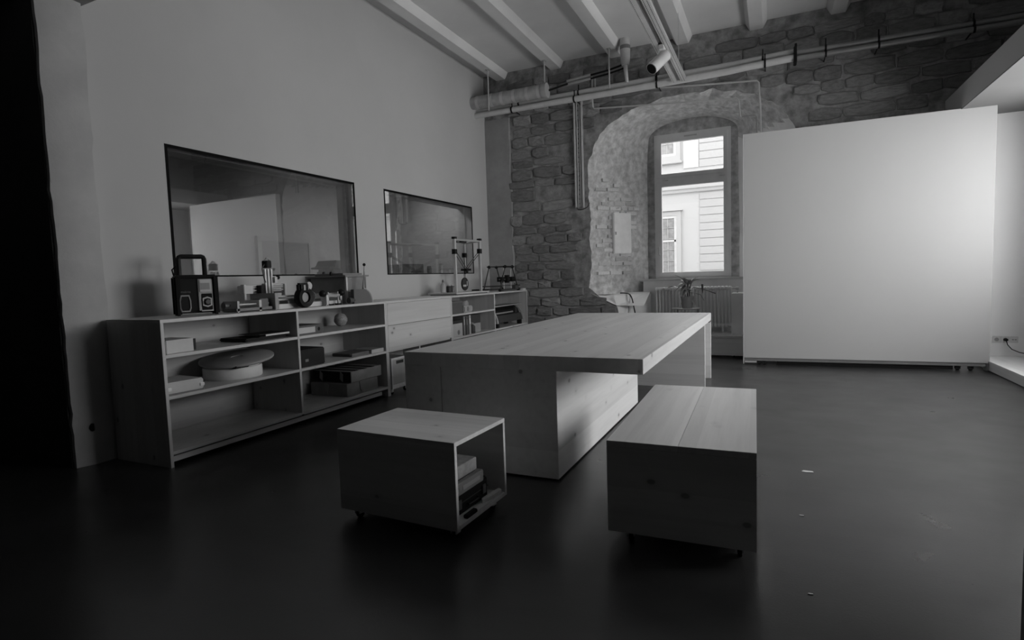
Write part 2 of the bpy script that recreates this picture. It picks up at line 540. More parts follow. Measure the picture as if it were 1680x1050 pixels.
# splayed reveal of the niche
inner = [(-2.023, 0.957), (-2.023, 2.0), (-2.013, 3.37)] + [(-1.266+(p-CXN)*1.035, q) for p, q in arch(-1.94, 3.60, 3.90, 16, 2.0)] + [(-0.517, 2.0), (-0.517, 0.957)]
outer = [(XO, 0.957), (XO, 2.0), (XO, 2.7)] + arch(XO, ZO, 4.03, 16, 2.3) + [(2*CXN-XO, 2.0), (2*CXN-XO, 0.957)]
NS, NT = 150, 26
oo, ii = [], []
# same share of points on jambs and arch of both outlines
def split(pl):
    return pl[:3], pl[2:-2], pl[-3:-1] + pl[-1:]
for a, bb, n in ((outer[:4], inner[:4], 55), (outer[3:-2], inner[3:-2], 50), (outer[-3:], inner[-3:], 47)):
    ra, rb = resample(a, n), resample(bb, n)
    if oo:
        ra, rb = ra[1:], rb[1:]
    oo += [rough(p) for p in ra]; ii += rb
b = MB(); vs, fs = [], []
YI = 10.12
for s in range(len(oo)):
    for t in range(NT+1):
        u = t/NT
        p = Vector((oo[s][0]+(ii[s][0]-oo[s][0])*u, WD+(YI-WD)*u, oo[s][1]+(ii[s][1]-oo[s][1])*u))
        cdir = Vector((CXN, 9.2, min(max(p.z, 1.0), 2.9))) - p
        cdir.normalize()
        a = 0.034*noise.noise(p*2.6) + 0.011*noise.noise(Vector((p.x*9, p.y*9, p.z*5))) + 0.005*noise.noise(p*21)
        edge = min(1.0, 6*u, 6*(1-u))
        p = p + cdir*a*(0.35+0.65*edge)
        vs.append(p)
n1 = NT+1
fs = [(s*n1+t, s*n1+t+1, (s+1)*n1+t+1, (s+1)*n1+t) for s in range(len(oo)-1) for t in range(NT)]
b._add(vs, fs)
reveal = b.build('niche_reveal', M_REVEAL, wall_back)
reveal.data.materials.append(M_SMOOTHPL)
for p_ in reveal.data.polygons:
    if p_.center.x > CXN and p_.center.z < 3.45:
        p_.material_index = 1
# ledge, white splay below it and apron under the window
b = MB(); vs, fs = [], []
for i in range(25):
    for j in range(11):
        u, v = i/24, j/10
        x = -2.86 + u*0.95; yy = WD-0.02 + v*0.98
        zf = 0.985 - 0.20*min(1.0, max(0.0, (x+2.78)/0.44))
        z = zf + (ZLEDGE+0.03-zf)*min(1.0, v*1.9) + 0.010*noise.noise(Vector((x*6, yy*6, 0)))
        vs.append((x, yy, z))
fs = [(i*11+j, i*11+j+1, (i+1)*11+j+1, (i+1)*11+j) for i in range(24) for j in range(10)]
b._add(vs, fs).build('niche_ledge', M_SMOOTHPL, wall_back, smooth=True)
b = MB(); vs, fs = [], []
for i in range(13):
    z = ZLEDGE*i/12
    for j in range(9):
        u = j/8
        x = XREC - 0.01 + 0.44*(1-(1-u)**1.6); yy = WD + 0.58*u
        top = 0.06*max(0, (i-9)/3)
        vs.append((x-top*(1-u), yy, z))
fs = [(i*9+j, i*9+j+1, (i+1)*9+j+1, (i+1)*9+j) for i in range(12) for j in range(8)]
b._add(vs, fs).build('recess_cheek', M_SMOOTHPL, wall_back, smooth=True)
MB().box(2*CXN-XREC-0.45, 2*CXN-XREC+0.2, WD, 9.75, 0, ZLEDGE).build('recess_cheek', M_SMOOTHPL, wall_back)
MB().box(-2.05, -0.40, 9.80, 9.88, 0, 1.19).build('window_apron', M_APRON, wall_back)
b = MB()
b.box(-3.0, fx0, 10.21, 10.32, -0.1, 4.95).box(fx1, 0.55, 10.21, 10.32, -0.1, 4.95).box(fx0, fx1, 10.21, 10.32, fz1, 4.95).box(fx0, fx1, 10.21, 10.32, -0.1, fz0)
b.build('lunette', plaster('dark_old_plaster', 0.55, 0.3, 9, 40, 0.8), wall_back)

# stones: courses of rough blocks standing a little proud of the mortar
def stone_mesh(i):
    r = random.Random(100+i)
    n = 10; back, mid, front = [], [], []
    for k in range(n):
        t = 2*PI*k/n + r.uniform(-.12, .12)
        c, s = math.cos(t), math.sin(t)
        q = 1/max(abs(c), abs(s))
        q = 1 + (q-1)*r.uniform(.78, 1.05)
        x, z = .5*c*q*r.uniform(.94, 1.03), .5*s*q*r.uniform(.92, 1.05)
        back.append((x, .02, z)); mid.append((x*.975, -.55-r.uniform(0, .15), z*.96)); front.append((x*.88, -1+r.uniform(-.25, .3), z*.84))
    v = back+mid+front
    f = [(k, (k+1) % n, n+(k+1) % n, n+k) for k in range(n)] + [(n+k, n+(k+1) % n, 2*n+(k+1) % n, 2*n+k) for k in range(n)]
    v.append((r.uniform(-.15, .15), -1.08, r.uniform(-.15, .15)))
    f += [(2*n+k, 2*n+(k+1) % n, 3*n) for k in range(n)]
    return MB()._add(v, f).mesh('stone', M_STONE)
STONES = [stone_mesh(i) for i in range(14)]
def in_hole(x, z, pad):
    if z < ZLEDGE-0.02:
        return x > XREC-pad
    if not (XO-pad < x < 2*CXN-XO+pad):
        return False
    if z < ZO:
        return True
    w = (CXN-XO)+pad
    return (abs(x-CXN)/w)**2.3 + ((z-ZO)/(4.03-ZO+pad))**2.3 < 1
random.seed(21)
rnd = random.Random(5)
z = 0.42; count = 0
while z < CEIL-0.05:
    h = rnd.uniform(.13, .23)
    x = -4.18 + rnd.uniform(-.08, .05)
    while x < 2.9:
        w = rnd.uniform(.22, .58) if x < -2.9 else rnd.uniform(.24, .62)
        hh = h*rnd.uniform(.78, .98)
        cx, cz = x+w/2, z+h/2
        ok = not any(in_hole(cx+dx*w/2, cz+dz*hh/2, 0.03) for dx in (-1, -.5, 0, .5, 1) for dz in (-1, 1))
        if x > -0.4 and cz < 3.32:
            ok = False
        if x > 1.2 and cz < 3.1:
            ok = False
        if cz+hh/2 > CEIL-0.01:
            ok = False
        if ok and rnd.random() < .93 and count < 298:
            o = bpy.data.objects.new('stone', rnd.choice(STONES)); col.objects.link(o); o.parent = wall_back
            o.location = (cx, WD, cz + rnd.uniform(-.01, .01))
            o.scale = (w*1.0, rnd.uniform(.010, .040), hh*1.06)
            o.rotation_euler = (0, rnd.uniform(-.05, .05) + (PI if rnd.random() < .5 else 0), 0)
            count += 1
        x += w + rnd.uniform(.0, .018)
    z += h
N_STONES = count
# small bricks on the left splay of the niche, around the fuse box
u_dir = Vector((-2.023-XO, YI-WD, 0)); SPL = u_dir.length; u_dir.normalize()
SPANG = math.atan2(u_dir.y, u_dir.x)
bv = [(-.5, 0, -.5), (.5, 0, -.5), (.5, 0, .5), (-.5, 0, .5), (-.47, -1, -.44), (.47, -1, -.44), (.47, -1, .44), (-.47, -1, .44)]
bf = [(0, 1, 5, 4), (1, 2, 6, 5), (2, 3, 7, 6), (3, 0, 4, 7), (4, 5, 6, 7)]
BRICKM = MB()._add(bv, bf).mesh('brick', M_BRICK)
def brick(s, z, w, h):
    o = bpy.data.objects.new('brick', BRICKM); col.objects.link(o); o.parent = wall_back
    p = Vector((XO, WD, 0)) + u_dir*s
    o.location = (p.x, p.y, z); o.rotation_euler = (0, rnd.uniform(-.02, .02), SPANG)
    o.scale = (w, rnd.uniform(.026, .040), h)
zz = 1.30; row = 0
while zz < 3.0:
    span = (0.14, 1.06)
    s = span[0] + (0.12 if row % 2 else 0) + rnd.uniform(-.02, .02)
    while s < span[1]-0.1:
        w = rnd.choice((.115, .235, .235))*rnd.uniform(.9, 1.05)
        keep = rnd.random() < ((0.95 if 0.28 < s < 1.0 else 0.5) if 1.45 < zz < 2.55 else 0.2)
        if keep and s+w < span[1]:
            brick(s+w/2, zz+.03, w, .062*rnd.uniform(.85, 1.05))
        s += w + .014
    zz += .078; row += 1

# back window, set deep in the wall
win = struct_empty('window_1')
YW = 10.20                                     # plane of the glass
def rectp(x0, x1, z0, z1):
    return [(x0, z0), (x1, z0), (x1, z1), (x0, z1)]
gx0, gx1 = -1.785, -0.768
MB().ring(rectp(fx0, fx1, fz0, fz1), rectp(fx0+.05, fx1-.05, fz0+.035, fz1-.05), YW-.01, YW+.09, 1).build('frame', M_FRAMEPAINT, win, bevel=.004)
MB().box(fx0+.05, fx1-.05, YW-.015, YW+.09, 2.853, 2.957).build('transom', M_FRAMEPAINT, win, bevel=.004)
for (z0, z1, g0, g1) in ((fz0+.035, 2.858, 1.305, 2.796), (2.952, fz1-.05, 3.014, 3.547)):
    sash = MB().ring(rectp(fx0+.045, fx1-.045, z0, z1), rectp(gx0, gx1, g0, g1), YW-.035, YW+.035, 1).build('sash', M_FRAMEPAINT, win, bevel=.006)
    MB().box(gx0-.006, gx1+.006, YW-.003, YW+.003, g0-.006, g1+.006).build('pane', M_GLASS, sash)
MB().box(-1.842, -1.822, YW-.055, YW-.034, 1.61, 1.65).tube([(-1.832, YW-.05, 1.63), (-1.832, YW-.085, 1.63), (-1.832, YW-.088, 1.755)], .009, 8).build('window_handle', WHITE, win)
for xx in (-1.76, -0.83):
    MB().cyl((xx, YW-.04, 2.905), (xx+.09, YW-.04, 2.905), .012).build('hinge', plain(0.7, 0.4), win)
MB().box(-1.40, -1.19, YW-.05, YW-.034, 3.61, 3.63).build('vent_slot', plain(0.6, 0.5), win)
MB().box(-2.10, -0.43, 9.78, YW+.01, 1.165, 1.200).build('window_sill', plain(0.66, 0.45), win, bevel=.006)

# mezzanine and the lit bay to the right
struct(MB().box(2.005, XR, 3.16, WD-.002, 3.128, 3.40).build('mezzanine_floor', M_PANEL))
MB().box(2.0065, XR, 3.16, WD, 3.116, 3.1278).build('soffit_board', plaster('grey_soffit_paint', 0.19, 0.03), bpy.data.objects['mezzanine_floor'])  # added skin under the mezzanine, its paint darkened to stand in for shade
wr = MB()
for y0, y1 in zip([0.9]+[w[1] for w in WIN_R], [w[0] for w in WIN_R]+[WD]):
    wr.box(XR, XR+.15, y0, y1, WIN_RZ[0], WIN_RZ[1])
wr.box(XR, XR+.15, 0.9, WD, 0, WIN_RZ[0]); wr.box(XR, XR+.15, 0.9, WD, WIN_RZ[1], CEIL)
struct(wr.build('wall_right', M_WALL))
for n, (y0, y1) in enumerate(WIN_R):
    w = struct_empty('window_%d' % (n+4))
    def ry(a, c, z0, z1):
        return [(a, z0), (c, z0), (c, z1), (a, z1)]
    MB().ring(ry(y0, y1, *WIN_RZ), ry(y0+.06, y1-.06, WIN_RZ[0]+.06, WIN_RZ[1]-.06), XR+.06, XR+.12, 0).build('frame', M_FRAMEPAINT, w)
    MB().box(XR+.07, XR+.11, (y0+y1)/2-.03, (y0+y1)/2+.03, WIN_RZ[0]+.05, WIN_RZ[1]-.05).build('mullion', M_FRAMEPAINT, w)
    MB().box(XR+.088, XR+.092, y0+.05, y1-.05, WIN_RZ[0]+.05, WIN_RZ[1]-.05).build('pane', M_GLASS, w)
struct(MB().box(1.9, XR+.02, 8.95, 9.15, 0, 3.128).build('wall_bay', plaster('bay_white_paint', 0.86, 0.02, 0.7, 50, 0.03)))

# ------------------------------------------------------------------ world outside the back window: the facade across the street
YF = 18.0
fac = thing('facade_building', 'pale rendered house front across the street seen through the window', 'building', (0, YF, 0))
M_FAC = plaster('pale_render', 0.52, 0.03, 0.6, 12, 0.1)
M_FAC2 = plaster('pale_quoin_render', 0.47, 0.03, 0.6, 12, 0.1)
MB().box(-9, 6, 0.0, 2.0, 0, 6.6).build('wall', M_FAC, fac)
def quoin(z0, z1):
    MB().box(-2.045, 0.4, -0.022, 0.0, z0+.008, z1-.008).build('quoin_block', M_FAC2, fac, bevel=.008)
zs = [-0.1, .2, .43, .66, .88, 1.11, 1.338, 1.589, 1.829, 2.062, 2.312, 2.55, 2.771, 3.003, 3.234, 3.47, 3.689]
for a, c in zip(zs, zs[1:]):
    quoin(a, c)
for a, c in ((4.43, 4.664), (4.664, 4.897), (4.897, 5.13), (5.13, 5.36), (5.36, 5.6), (5.6, 5.83)):
    quoin(a, c)
MB().prism([(0.0, 3.70), (-0.08, 3.72), (-0.10, 3.79), (-0.16, 3.82), (-0.18, 3.93), (-0.05, 4.0), (0.0, 4.0)], -9, 6, 0).build('cornice', M_FAC, fac)
MB().box(-2.50, -2.06, -0.03, 0.0, 4.44, 5.9).build('pilaster', plaster('white_render', 0.57, 0.02), fac)
PANE_OUT = plain(0.30, 0.3, var=0.2)
def fac_window(x0, x1, z0, z1, arched, zsplit):
    s = MB()
    s.ring(rectp(x0-.16, x1+.16, z0-.2, z1+.17), rectp(x0-.02, x1+.02, z0-.02, z1+.02), -.07, 0.0, 1)
    s.box(x0-.2, x1+.2, -.12, 0, z0-.26, z0-.18)
    so = s.build('window_surround', M_FAC2, fac, bevel=.01)
    if arched:
        MB().prism([(x0-.2, z1+.17), (x1+.2, z1+.17), (x1+.2, z1+.20), ((x0+x1)/2, z1+.30), (x0-.2, z1+.20)], -.12, 0, 1).build('hood_mould', M_FAC, fac)
    w = MB().box(x0, x1, -.03, 0.0, z0, z1).build('window_pane', PANE_OUT, fac)
    g = MB()
    g.ring(rectp(x0-.03, x1+.03, z0-.03, z1+.03), rectp(x0+.05, x1-.05, z0+.05, z1-.05), -.055, -.025, 1)
    for q in zsplit:
        g.box(x0, x1, -.055, -.025, q-.03, q+.03)
    g.build('window_bars', plain(0.58, 0.5), w)
    xm = (x0+x1)/2
    g = MB()
    n = max(2, int((z1-z0)/.3))
    for q in range(1, n):
        g.box(x0+.04, x1-.04, -.05, -.03, z0+(z1-z0)*q/n-.008, z0+(z1-z0)*q/n+.008)
    g.box(xm-.01, xm+.01, -.05, -.03, z0, z1)
    g.build('glazing_bars', plain(0.42, 0.5), w)
fac_window(-3.22, -2.735, 1.0, 3.02, True, (2.28,))
fac_window(-3.22, -2.735, 4.87, 5.9, False, (5.6,))
fac_window(-6.4, -5.9, 1.0, 3.02, True, (2.28,))
tag(MB().box(-30, 30, 10.33, 40, -0.6, -0.02).build('street', plain(0.4, 0.9)), kind='structure')

# ================================================================== FURNITURE
def castor(parent, x, y, top, name='castor', mat=BLACK):
    """swivel castor hanging under a box, wheel on the floor (local z = 0)"""
    r = top*0.42
    c = MB().box(x-.022, x+.022, y-.022, y+.022, top-.006, top).box(x-.018, x-.012, y-.012, y+.03, r, top-.004).box(x+.012, x+.018, y-.012, y+.03, r, top-.004).build(name, STEEL, parent)
    MB().cyl((x-.010, y+.014, r), (x+.010, y+.014, r), r, seg=18).build('wheel', mat, c, smooth=True)
    return c

# --- table: thick slab on two block bases
table = thing('work_table', 'long pale pine work table with thick slab top on block bases', 'table', (-1.54, 3.27, 0))
tx0, tx1, ty1, tz, ts = -2.385+1.54, -0.693+1.54, 7.21-3.27, 0.801, 0.0924
MB().box(tx0, tx1, 0, ty1, tz-ts, tz).build('table_top', WOOD_Y, table, bevel=.002)
bx1 = -1.236+1.54
near = MB().box(tx0+.001, bx1, 0.001, 2.30, 0.012, tz-ts).build('near_base', WOOD_YZ, table, bevel=.002)
MB().box(tx0+.02, bx1-.012, 0.02, 2.27, 0.0, 0.012).build('plinth', BLACK, table)
MB().box(tx0+.30, tx0+.302, -0.0012, 0.002, 0.02, tz-ts-.005).build('panel_joint', plain(0.10, 0.8), table)
y0f = 6.51-3.27
fb = MB()
fb.box(tx0+.001, tx1-.001, y0f, y0f+.045, 0.0, tz-ts)
fb.box(tx0+.001, tx1-.001, ty1-.045, ty1-.001, 0.0, tz-ts)
fb.build('end_panel', WOOD_XZ, table, bevel=.002)
MB().box(tx0+.05, tx1-.28, y0f+.045, ty1-.045, .10, .13).box(tx1-.30, tx1-.28, y0f+.045, ty1-.045, 0, tz-ts).build('compartment', WOOD_YZ, table)
MB().box(tx1-.014, tx1+.0005, ty1-.20, ty1-.02, tz-ts-.012, tz-ts).build('slot', BLACK, table)

# --- rolling benches
bench = thing('rolling_bench', 'closed pine box bench on castors nearest the right side', 'bench', (-0.7291, 2.5867, 0), 0.0275)
BW, BL, Z0, Z1 = 0.6635, 1.4418, 0.060, 0.507
MB().box(0, BW/2-.0008, 0, BL, Z1-.028, Z1).build('top_board', WOOD_Y, bench, bevel=.0012)
MB().box(BW/2+.0008, BW, 0, BL, Z1-.028, Z1).build('top_board', WOOD_Y, bench, bevel=.0012)
MB().box(0, BW, 0, .028, Z0, Z1-.0285).build('end_board', WOOD_XZ, bench, bevel=.0012)
MB().box(0, BW, BL-.028, BL, Z0, Z1-.0285).build('end_board', WOOD_XZ, bench, bevel=.0012)
MB().box(0, .028, .0285, BL-.0285, Z0, Z1-.0285).build('side_board', WOOD_YZ, bench, bevel=.0012)
MB().box(BW-.028, BW, .0285, BL-.0285, Z0, Z1-.0285).build('side_board', WOOD_YZ, bench, bevel=.0012)
MB().box(.03, BW-.03, .03, BL-.03, Z0, Z0+.02).build('bottom_board', WOOD_Y, bench)
for cx_, cy_ in ((.10, .06), (BW-.07, .06), (.10, BL-.1), (BW-.07, BL-.1)):
    castor(bench, cx_, cy_, Z0)

cube = thing('rolling_cube', 'open ended pine cube seat with binders inside and castors', 'stool', (-2.1698, 2.3304, 0), -0.0377)
CW, CL = 0.7617, 0.5258
T = .022
MB().box(0, CW, 0, CL, Z1-T, Z1).build('top_board', WOOD_X, cube, bevel=.0012)
MB().box(0, CW, 0, T, Z0, Z1-T-.0005).build('side_board', WOOD_XZ, cube, bevel=.0012)
MB().box(0, CW, CL-T, CL, Z0, Z1-T-.0005).build('side_board', WOOD_XZ, cube, bevel=.0012)
MB().box(0, CW, T+.0005, CL-T-.0005, Z0, Z0+T).build('bottom_board', WOOD_X, cube, bevel=.0012)
MB().box(.30, .322, T+.0005, CL-T-.0005, Z0+T, Z1-T-.0005).build('partition', WOOD_Z, cube)
for cx_, cy_ in ((.08, .05), (CW-.05, .05), (.08, CL-.1), (CW-.05, CL-.1)):
    castor(cube, cx_, cy_, Z0)
def cube_pt(x, y, z=0.0):
    c, s = math.cos(-0.0377), math.sin(-0.0377)
    return (-2.1698 + c*x - s*y, 2.3304 + s*x + c*y, z)

# --- shelving along the left wall
CXF, CXB, CZ = -3.9646, -4.60, 1.0815
T = 0.024
def shelf_unit(name, label, ydiv, shelves, loc):
    """open shelf unit, front faces +x; ydiv relative to loc"""
    u = thing(name, label, 'shelf unit', loc)
    d = CXB-CXF
    MB().box(d, 0, ydiv[0], ydiv[-1], CZ-T, CZ).build('top_board', CAB_Y, u, bevel=.001)
    for i, y in enumerate(ydiv):
        y0 = y if i == 0 else (y-T if i == len(ydiv)-1 else y-T/2)
        MB().box(d, -.0005 if 0 < i < len(ydiv)-1 else 0, y0, y0+T, 0.0 if i in (0, len(ydiv)-1) else .10, CZ-T-.0003).build('upright', CAB_Z, u, bevel=.001)
    for i in range(len(ydiv)-1):
        a = ydiv[i]+(T if i == 0 else T/2); c = ydiv[i+1]-(T if i == len(ydiv)-2 else T/2)
        for z in shelves[i]:
            MB().box(d+.02, -.001, a+.0003, c-.0003, z-T, z).build('shelf', CAB_Y, u, bevel=.001)
        MB().box(d, d+.016, a+.0003, c-.0003, .11, CZ-T-.001).build('back_panel', SHADED_BACK, u)
    return u
ua = shelf_unit('shelf_unit', 'long open pine shelf unit nearest the camera by the wall end', [0, 1.275, 2.571], [[.825, .522, .115], [.825, .522, .115]], (CXF, 2.56, 0))
MB().box(-.030, -.012, T, 2.45, .038, .078).build('toe_rail', CAB_YZ, ua)
uc = shelf_unit('shelf_unit', 'far open pine shelf unit in the corner by the stone wall', [0, 1.31, 2.60], [[.825, .505], [.505]], (CXF, 6.552, 0))

ub = thing('drawer_unit', 'pine drawer unit between the two open shelf units', 'drawer unit', (CXF, 5.132, 0))
d = CXB-CXF; LB = 6.551-5.132
MB().box(d, 0, 0, LB, CZ-T, CZ).build('top_board', CAB_Y, ub, bevel=.001)
for y in (0.0005, LB-T):
    MB().box(d, 0, y, y+T-.0005, 0, CZ-T-.0003).build('upright', CAB_Z, ub, bevel=.001)
MB().box(d, -.022, T, LB-T, .497, .515).build('shelf', CAB_Y, ub)
MB().box(d, d+.016, T, LB-T, .05, CZ-T).build('back_panel', CAB_YZ, ub)
MB().box(-.020, 0.001, T+.002, LB-T-.002, .806, CZ-T-.003).build('drawer_front', CAB_YZ, ub, bevel=.0012)
MB().box(-.020, 0.001, T+.002, LB-T-.002, .519, .801).build('drawer_front', CAB_YZ, ub, bevel=.0012)
MB().box(-.3, -.05, LB/2-.012, LB/2+.012, 0, .495).build('upright', CAB_Z, ub)

# rolling crate below the drawers
cart = thing('rolling_crate', 'white framed wooden crate on castors under the drawers', 'crate', (CXF+.012, 5.172, 0))
MB().box(-.40, 0, 0, .34, .070, .092).build('bottom_board', WOOD_X, cart)
MB().ring([(0, .092), (.34, .092), (.34, .425), (0, .425)], [(.022, .115), (.318, .115), (.318, .405), (.022, .405)], -.018, 0, 0).build('front_frame', EDGE, cart, bevel=.002)
MB().box(-.014, -.008, .022, .318, .115, .350).box(-.014, -.008, .022, .10, .35, .405).box(-.014, -.008, .24, .318, .35, .405).box(-.014, -.008, .10, .24, .388, .405).build('front_board', CAB_Z, cart)
MB().box(-.40, -.018, 0, .018, .092, .425).build('side_board', WOOD_XZ, cart)
MB().box(-.40, -.018, .322, .34, .092, .425).build('side_board', WOOD_XZ, cart)
MB().box(-.40, -.385, .018, .322, .092, .425).build('back_board', CAB_YZ, cart)
for cx_, cy_ in ((-.05, .03), (-.05, .30), (-.35, .03), (-.35, .30)):
    castor(cart, cx_, cy_, .070)

# --- movable white partition
ma = 0.0374
part = thing('movable_partition', 'tall white movable partition wall on castors beside the window', 'partition', (-0.3828, 8.352, 0), ma)
PL = 2.731
MB().box(.012, PL, 0, .10, .095, 3.126).build('panel', M_PANEL, part, bevel=.003)
MB().box(0, .010, -.004, .106, .012, 3.126).build('edge_trim', plain(0.62, 0.4), part)
MB().box(.012, PL, .01, .09, .055, .092).build('bottom_rail', plain(0.16, 0.5), part)
MB().box(.02, .17, .012, .06, .028, .052).build('track_shoe', ALU, part)
MB().box(PL-.03, PL-.01, 0, .10, .0, .094).build('end_foot', plain(0.3, 0.5), part)
for xx in (.20, .27, PL-.30, PL-.17):
    c = MB().box(xx-.03, xx+.03, .02, .08, .048, .058).box(xx-.026, xx-.018, .03, .07, .016, .05).box(xx+.018, xx+.026, .03, .07, .016, .05).build('castor', BLACK, part)
    MB().cyl((xx-.016, .05, .024), (xx+.016, .05, .024), .024, seg=16).build('wheel', BLACKM, c)
MB().box(.42, PL-.35, .03, .06, .004, .050).build('drop_seal', BLACK, part)

# --- low platform under the radiator and the long step on the right
plat = thing('wood_platform', 'low pine platform in front of the radiator under the window', 'platform', (-1.9, 8.94, 0))
MB().box(0, 2.35, 0, .70, .303, .333).build('top_board', WOOD_X, plat, bevel=.002)
MB().box(0, 2.35, .012, .036, .035, .3025).build('front_board', WOOD_XZ, plat)
MB().box(0, .03, .04, .69, .035, .3025).build('side_board', WOOD_Y, plat)
MB().box(2.32, 2.35, .04, .69, .035, .3025).build('side_board', WOOD_Y, plat)
for xx in (.2, 1.36, 2.1):
    castor(plat, xx, .07, .05)
    castor(plat, xx, .55, .05)
step = thing('wood_step', 'low pale pine step running along the right bay', 'step', (2.335, 3.17, 0))
MB().box(0, XR-2.335-.002, 0, 5.775, .098, .122).build('tread', wood('pine_step', 0.78, 1, across=0, strip=.14), step, bevel=.002)
MB().box(.006, .030, 0, 5.775, .008, .0975).build('riser', WOOD_YZ, step)
MB().box(.045, .06, 0, 5.775, 0, .097).build('bearer', BLACK, step)

# --- column radiator under the window
rad = thing('radiator', 'white cast column radiator under the back window', 'radiator', (-1.752, 9.47, 0))
ZB, ZTp = .415, 1.065
sec = MB()
def rounded(w, h, r, n=4):
    out = []
    for (cx_, cz_, a0) in ((w/2-r, h/2-r, 0), (-w/2+r, h/2-r, PI/2), (-w/2+r, -h/2+r, PI), (w/2-r, -h/2+r, 3*PI/2)):
        for i in range(n+1):
            a = a0+PI/2*i/n
            out.append((cx_+r*math.cos(a), cz_+r*math.sin(a)))
    return out
hc = (ZTp-ZB)
for yy in (-.055, 0.0, .055):
    sec.cyl((0, yy, ZB+.03), (0, yy, ZTp-.03), .0140, seg=10)
sec.box(-.005, .005, -.045, .06, ZB+.03, ZTp-.03)
o_ = [(a, c) for a, c in rounded(.15, .07, .033)]
sec.prism([(a, ZTp-.035+c) for a, c in o_], -.021, .021, 0)
sec.prism([(a, ZB+.035+c) for a, c in o_], -.021, .021, 0)
sec0 = sec.build('radiator_section', plain(0.85, 0.35), rad, smooth=True, bevel=.008)
NSEC = 22; pitch = 1.128/(NSEC-1)
for i in range(1, NSEC):
    copy_part(sec0, rad, (i*pitch, 0, 0))
for i in (1, NSEC-3):
    MB().cyl((i*pitch, -.055, .335), (i*pitch, -.055, ZB+.03), .013).build('foot', plain(0.85, 0.35), rad)
MB().cyl((-.03, 0, ZTp-.04), (NSEC*pitch-.02, 0, ZTp-.04), .02).cyl((-.03, 0, ZB+.04), (NSEC*pitch-.02, 0, ZB+.04), .02).build('hub_pipe', plain(0.85, 0.35), rad)
MB().cyl((NSEC*pitch-.02, 0, ZTp-.04), (NSEC*pitch+.06, 0, ZTp-.04), .014).lathe([(.012, .05), (.026, .06), (.028, .10), (.020, .11)], (NSEC*pitch-.03, 0, ZTp-.04), 0, 14).build('valve', WHITE, rad, smooth=True)
MB().tube([(NSEC*pitch+.055, 0, ZTp-.05), (NSEC*pitch+.055, 0, .40), (NSEC*pitch+.055, 0, .335)], .011, 8).build('supply_pipe', plain(0.5, 0.4), rad)

# --- plant stand and plant in front of the radiator
stand = thing('plant_stand', 'small round metal plant stand on the platform', 'plant stand', (-1.235, 9.08, .333))
MB().lathe([(.0001, .398), (.215, .398), (.222, .404), (.222, .412), (.215, .416), (.0001, .416)], seg=32).build('tray', plain(0.30, 0.35), stand, smooth=True)
for k in range(3):
    a = 2*PI*k/3+.5
    MB().tube([(.18*math.cos(a), .18*math.sin(a), .40), (.19*math.cos(a), .19*math.sin(a), .2), (.2*math.cos(a), .2*math.sin(a), 0)], .008, 8).build('leg', plain(0.2, 0.4), stand)
plant = thing('potted_plant', 'potted leafy plant with drooping shoots in front of the radiator', 'plant', (-1.222, 9.08, .7495))
MB().lathe([(.0001, 0), (.078, 0), (.098, .165), (.104, .165), (.104, .178), (.092, .178), (.088, .15), (.0001, .15)], seg=28).build('pot', plain(0.26, 0.6), plant, smooth=True)
LEAF = plain(0.38, 0.4, var=0.25, scale=25)
def leaf(base, tip, w, sag, fold=.25):
    base, tip = Vector(base), Vector(tip)
    dvec = tip-base; side = dvec.cross(Vector((0, 0, 1)))
    if side.length < 1e-3:
        side = Vector((1, 0, 0))
    side.normalize()
    vs, n = [], 8
    for i in range(n+1):
        u = i/n
        c = base + dvec*u + Vector((0, 0, -sag*(u*u)*4*(0.5) + sag*u*1.2))
        ww = w*math.sin(PI*min(1, .08+.92*u)**.8)*(1 if u < 1 else 0)
        vs += [c+side*ww+Vector((0, 0, ww*fold)), c, c-side*ww+Vector((0, 0, ww*fold))]
    fs = []
    for i in range(n):
        a = i*3
        fs += [(a, a+1, a+4, a+3), (a+1, a+2, a+5, a+4)]
    m = MB()._add(vs, fs)
    o = m.build('leaf', LEAF, plant, smooth=True)
    so = o.modifiers.new('thickness', 'SOLIDIFY'); so.thickness = .002
rl = random.Random(4)
# stems cluster, then leaves at the heights the plant shows
for k in range(9):
    a = rl.uniform(0, 2*PI); r = rl.uniform(.01, .05)
    MB().tube([(r*math.cos(a), r*math.sin(a), .14), (r*.9*math.cos(a), r*.9*math.sin(a), .28), (1.5*r*math.cos(a)+rl.uniform(-.02, .02), r*math.sin(a), .40)], [.010, .009, .006], 6).build('stem', plain(0.12, 0.5), plant)
LV = [((0, 0, .38), (-.21, -.03, .56), .030), ((0, 0, .36), (-.06, -.08, .50), .035), ((.02, 0, .36), (.22, -.05, .47), .040), ((.02, 0, .36), (.17, .03, .51), .040),
      ((0, 0, .36), (-.16, -.06, .36), .045), ((-.02, 0, .35), (-.20, .0, .28), .05), ((0, 0, .36), (.05, -.10, .47), .03), ((0, -.02, .34), (-.10, -.10, .24), .04),
      ((.02, 0, .30), (.12, -.1, .25), .03), ((0, 0, .30), (-.06, -.09, .18), .03), ((.01, 0, .33), (.10, .02, .42), .03), ((-.03, 0, .36), (-.12, .05, .47), .04),
      ((-.15, .05, .30), (-.32, .08, .34), .035), ((0, 0, .33), (.02, -.06, .26), .035), ((0.02, 0, .20), (.14, -.06, .02), .018), ((-.02, 0, .2), (-.11, -.06, .03), .016)]
for bse, tp, w in LV:
    leaf(bse, tp, w*1.6, .05)
MB().tube([(.03, 0, .25), (.10, -.02, .32), (.22, -.03, .29), (.33, -.03, .25), (.42, -.03, .215)], [.006, .006, .005, .005, .009], 6).build('shoot', plain(0.14, 0.5), plant)
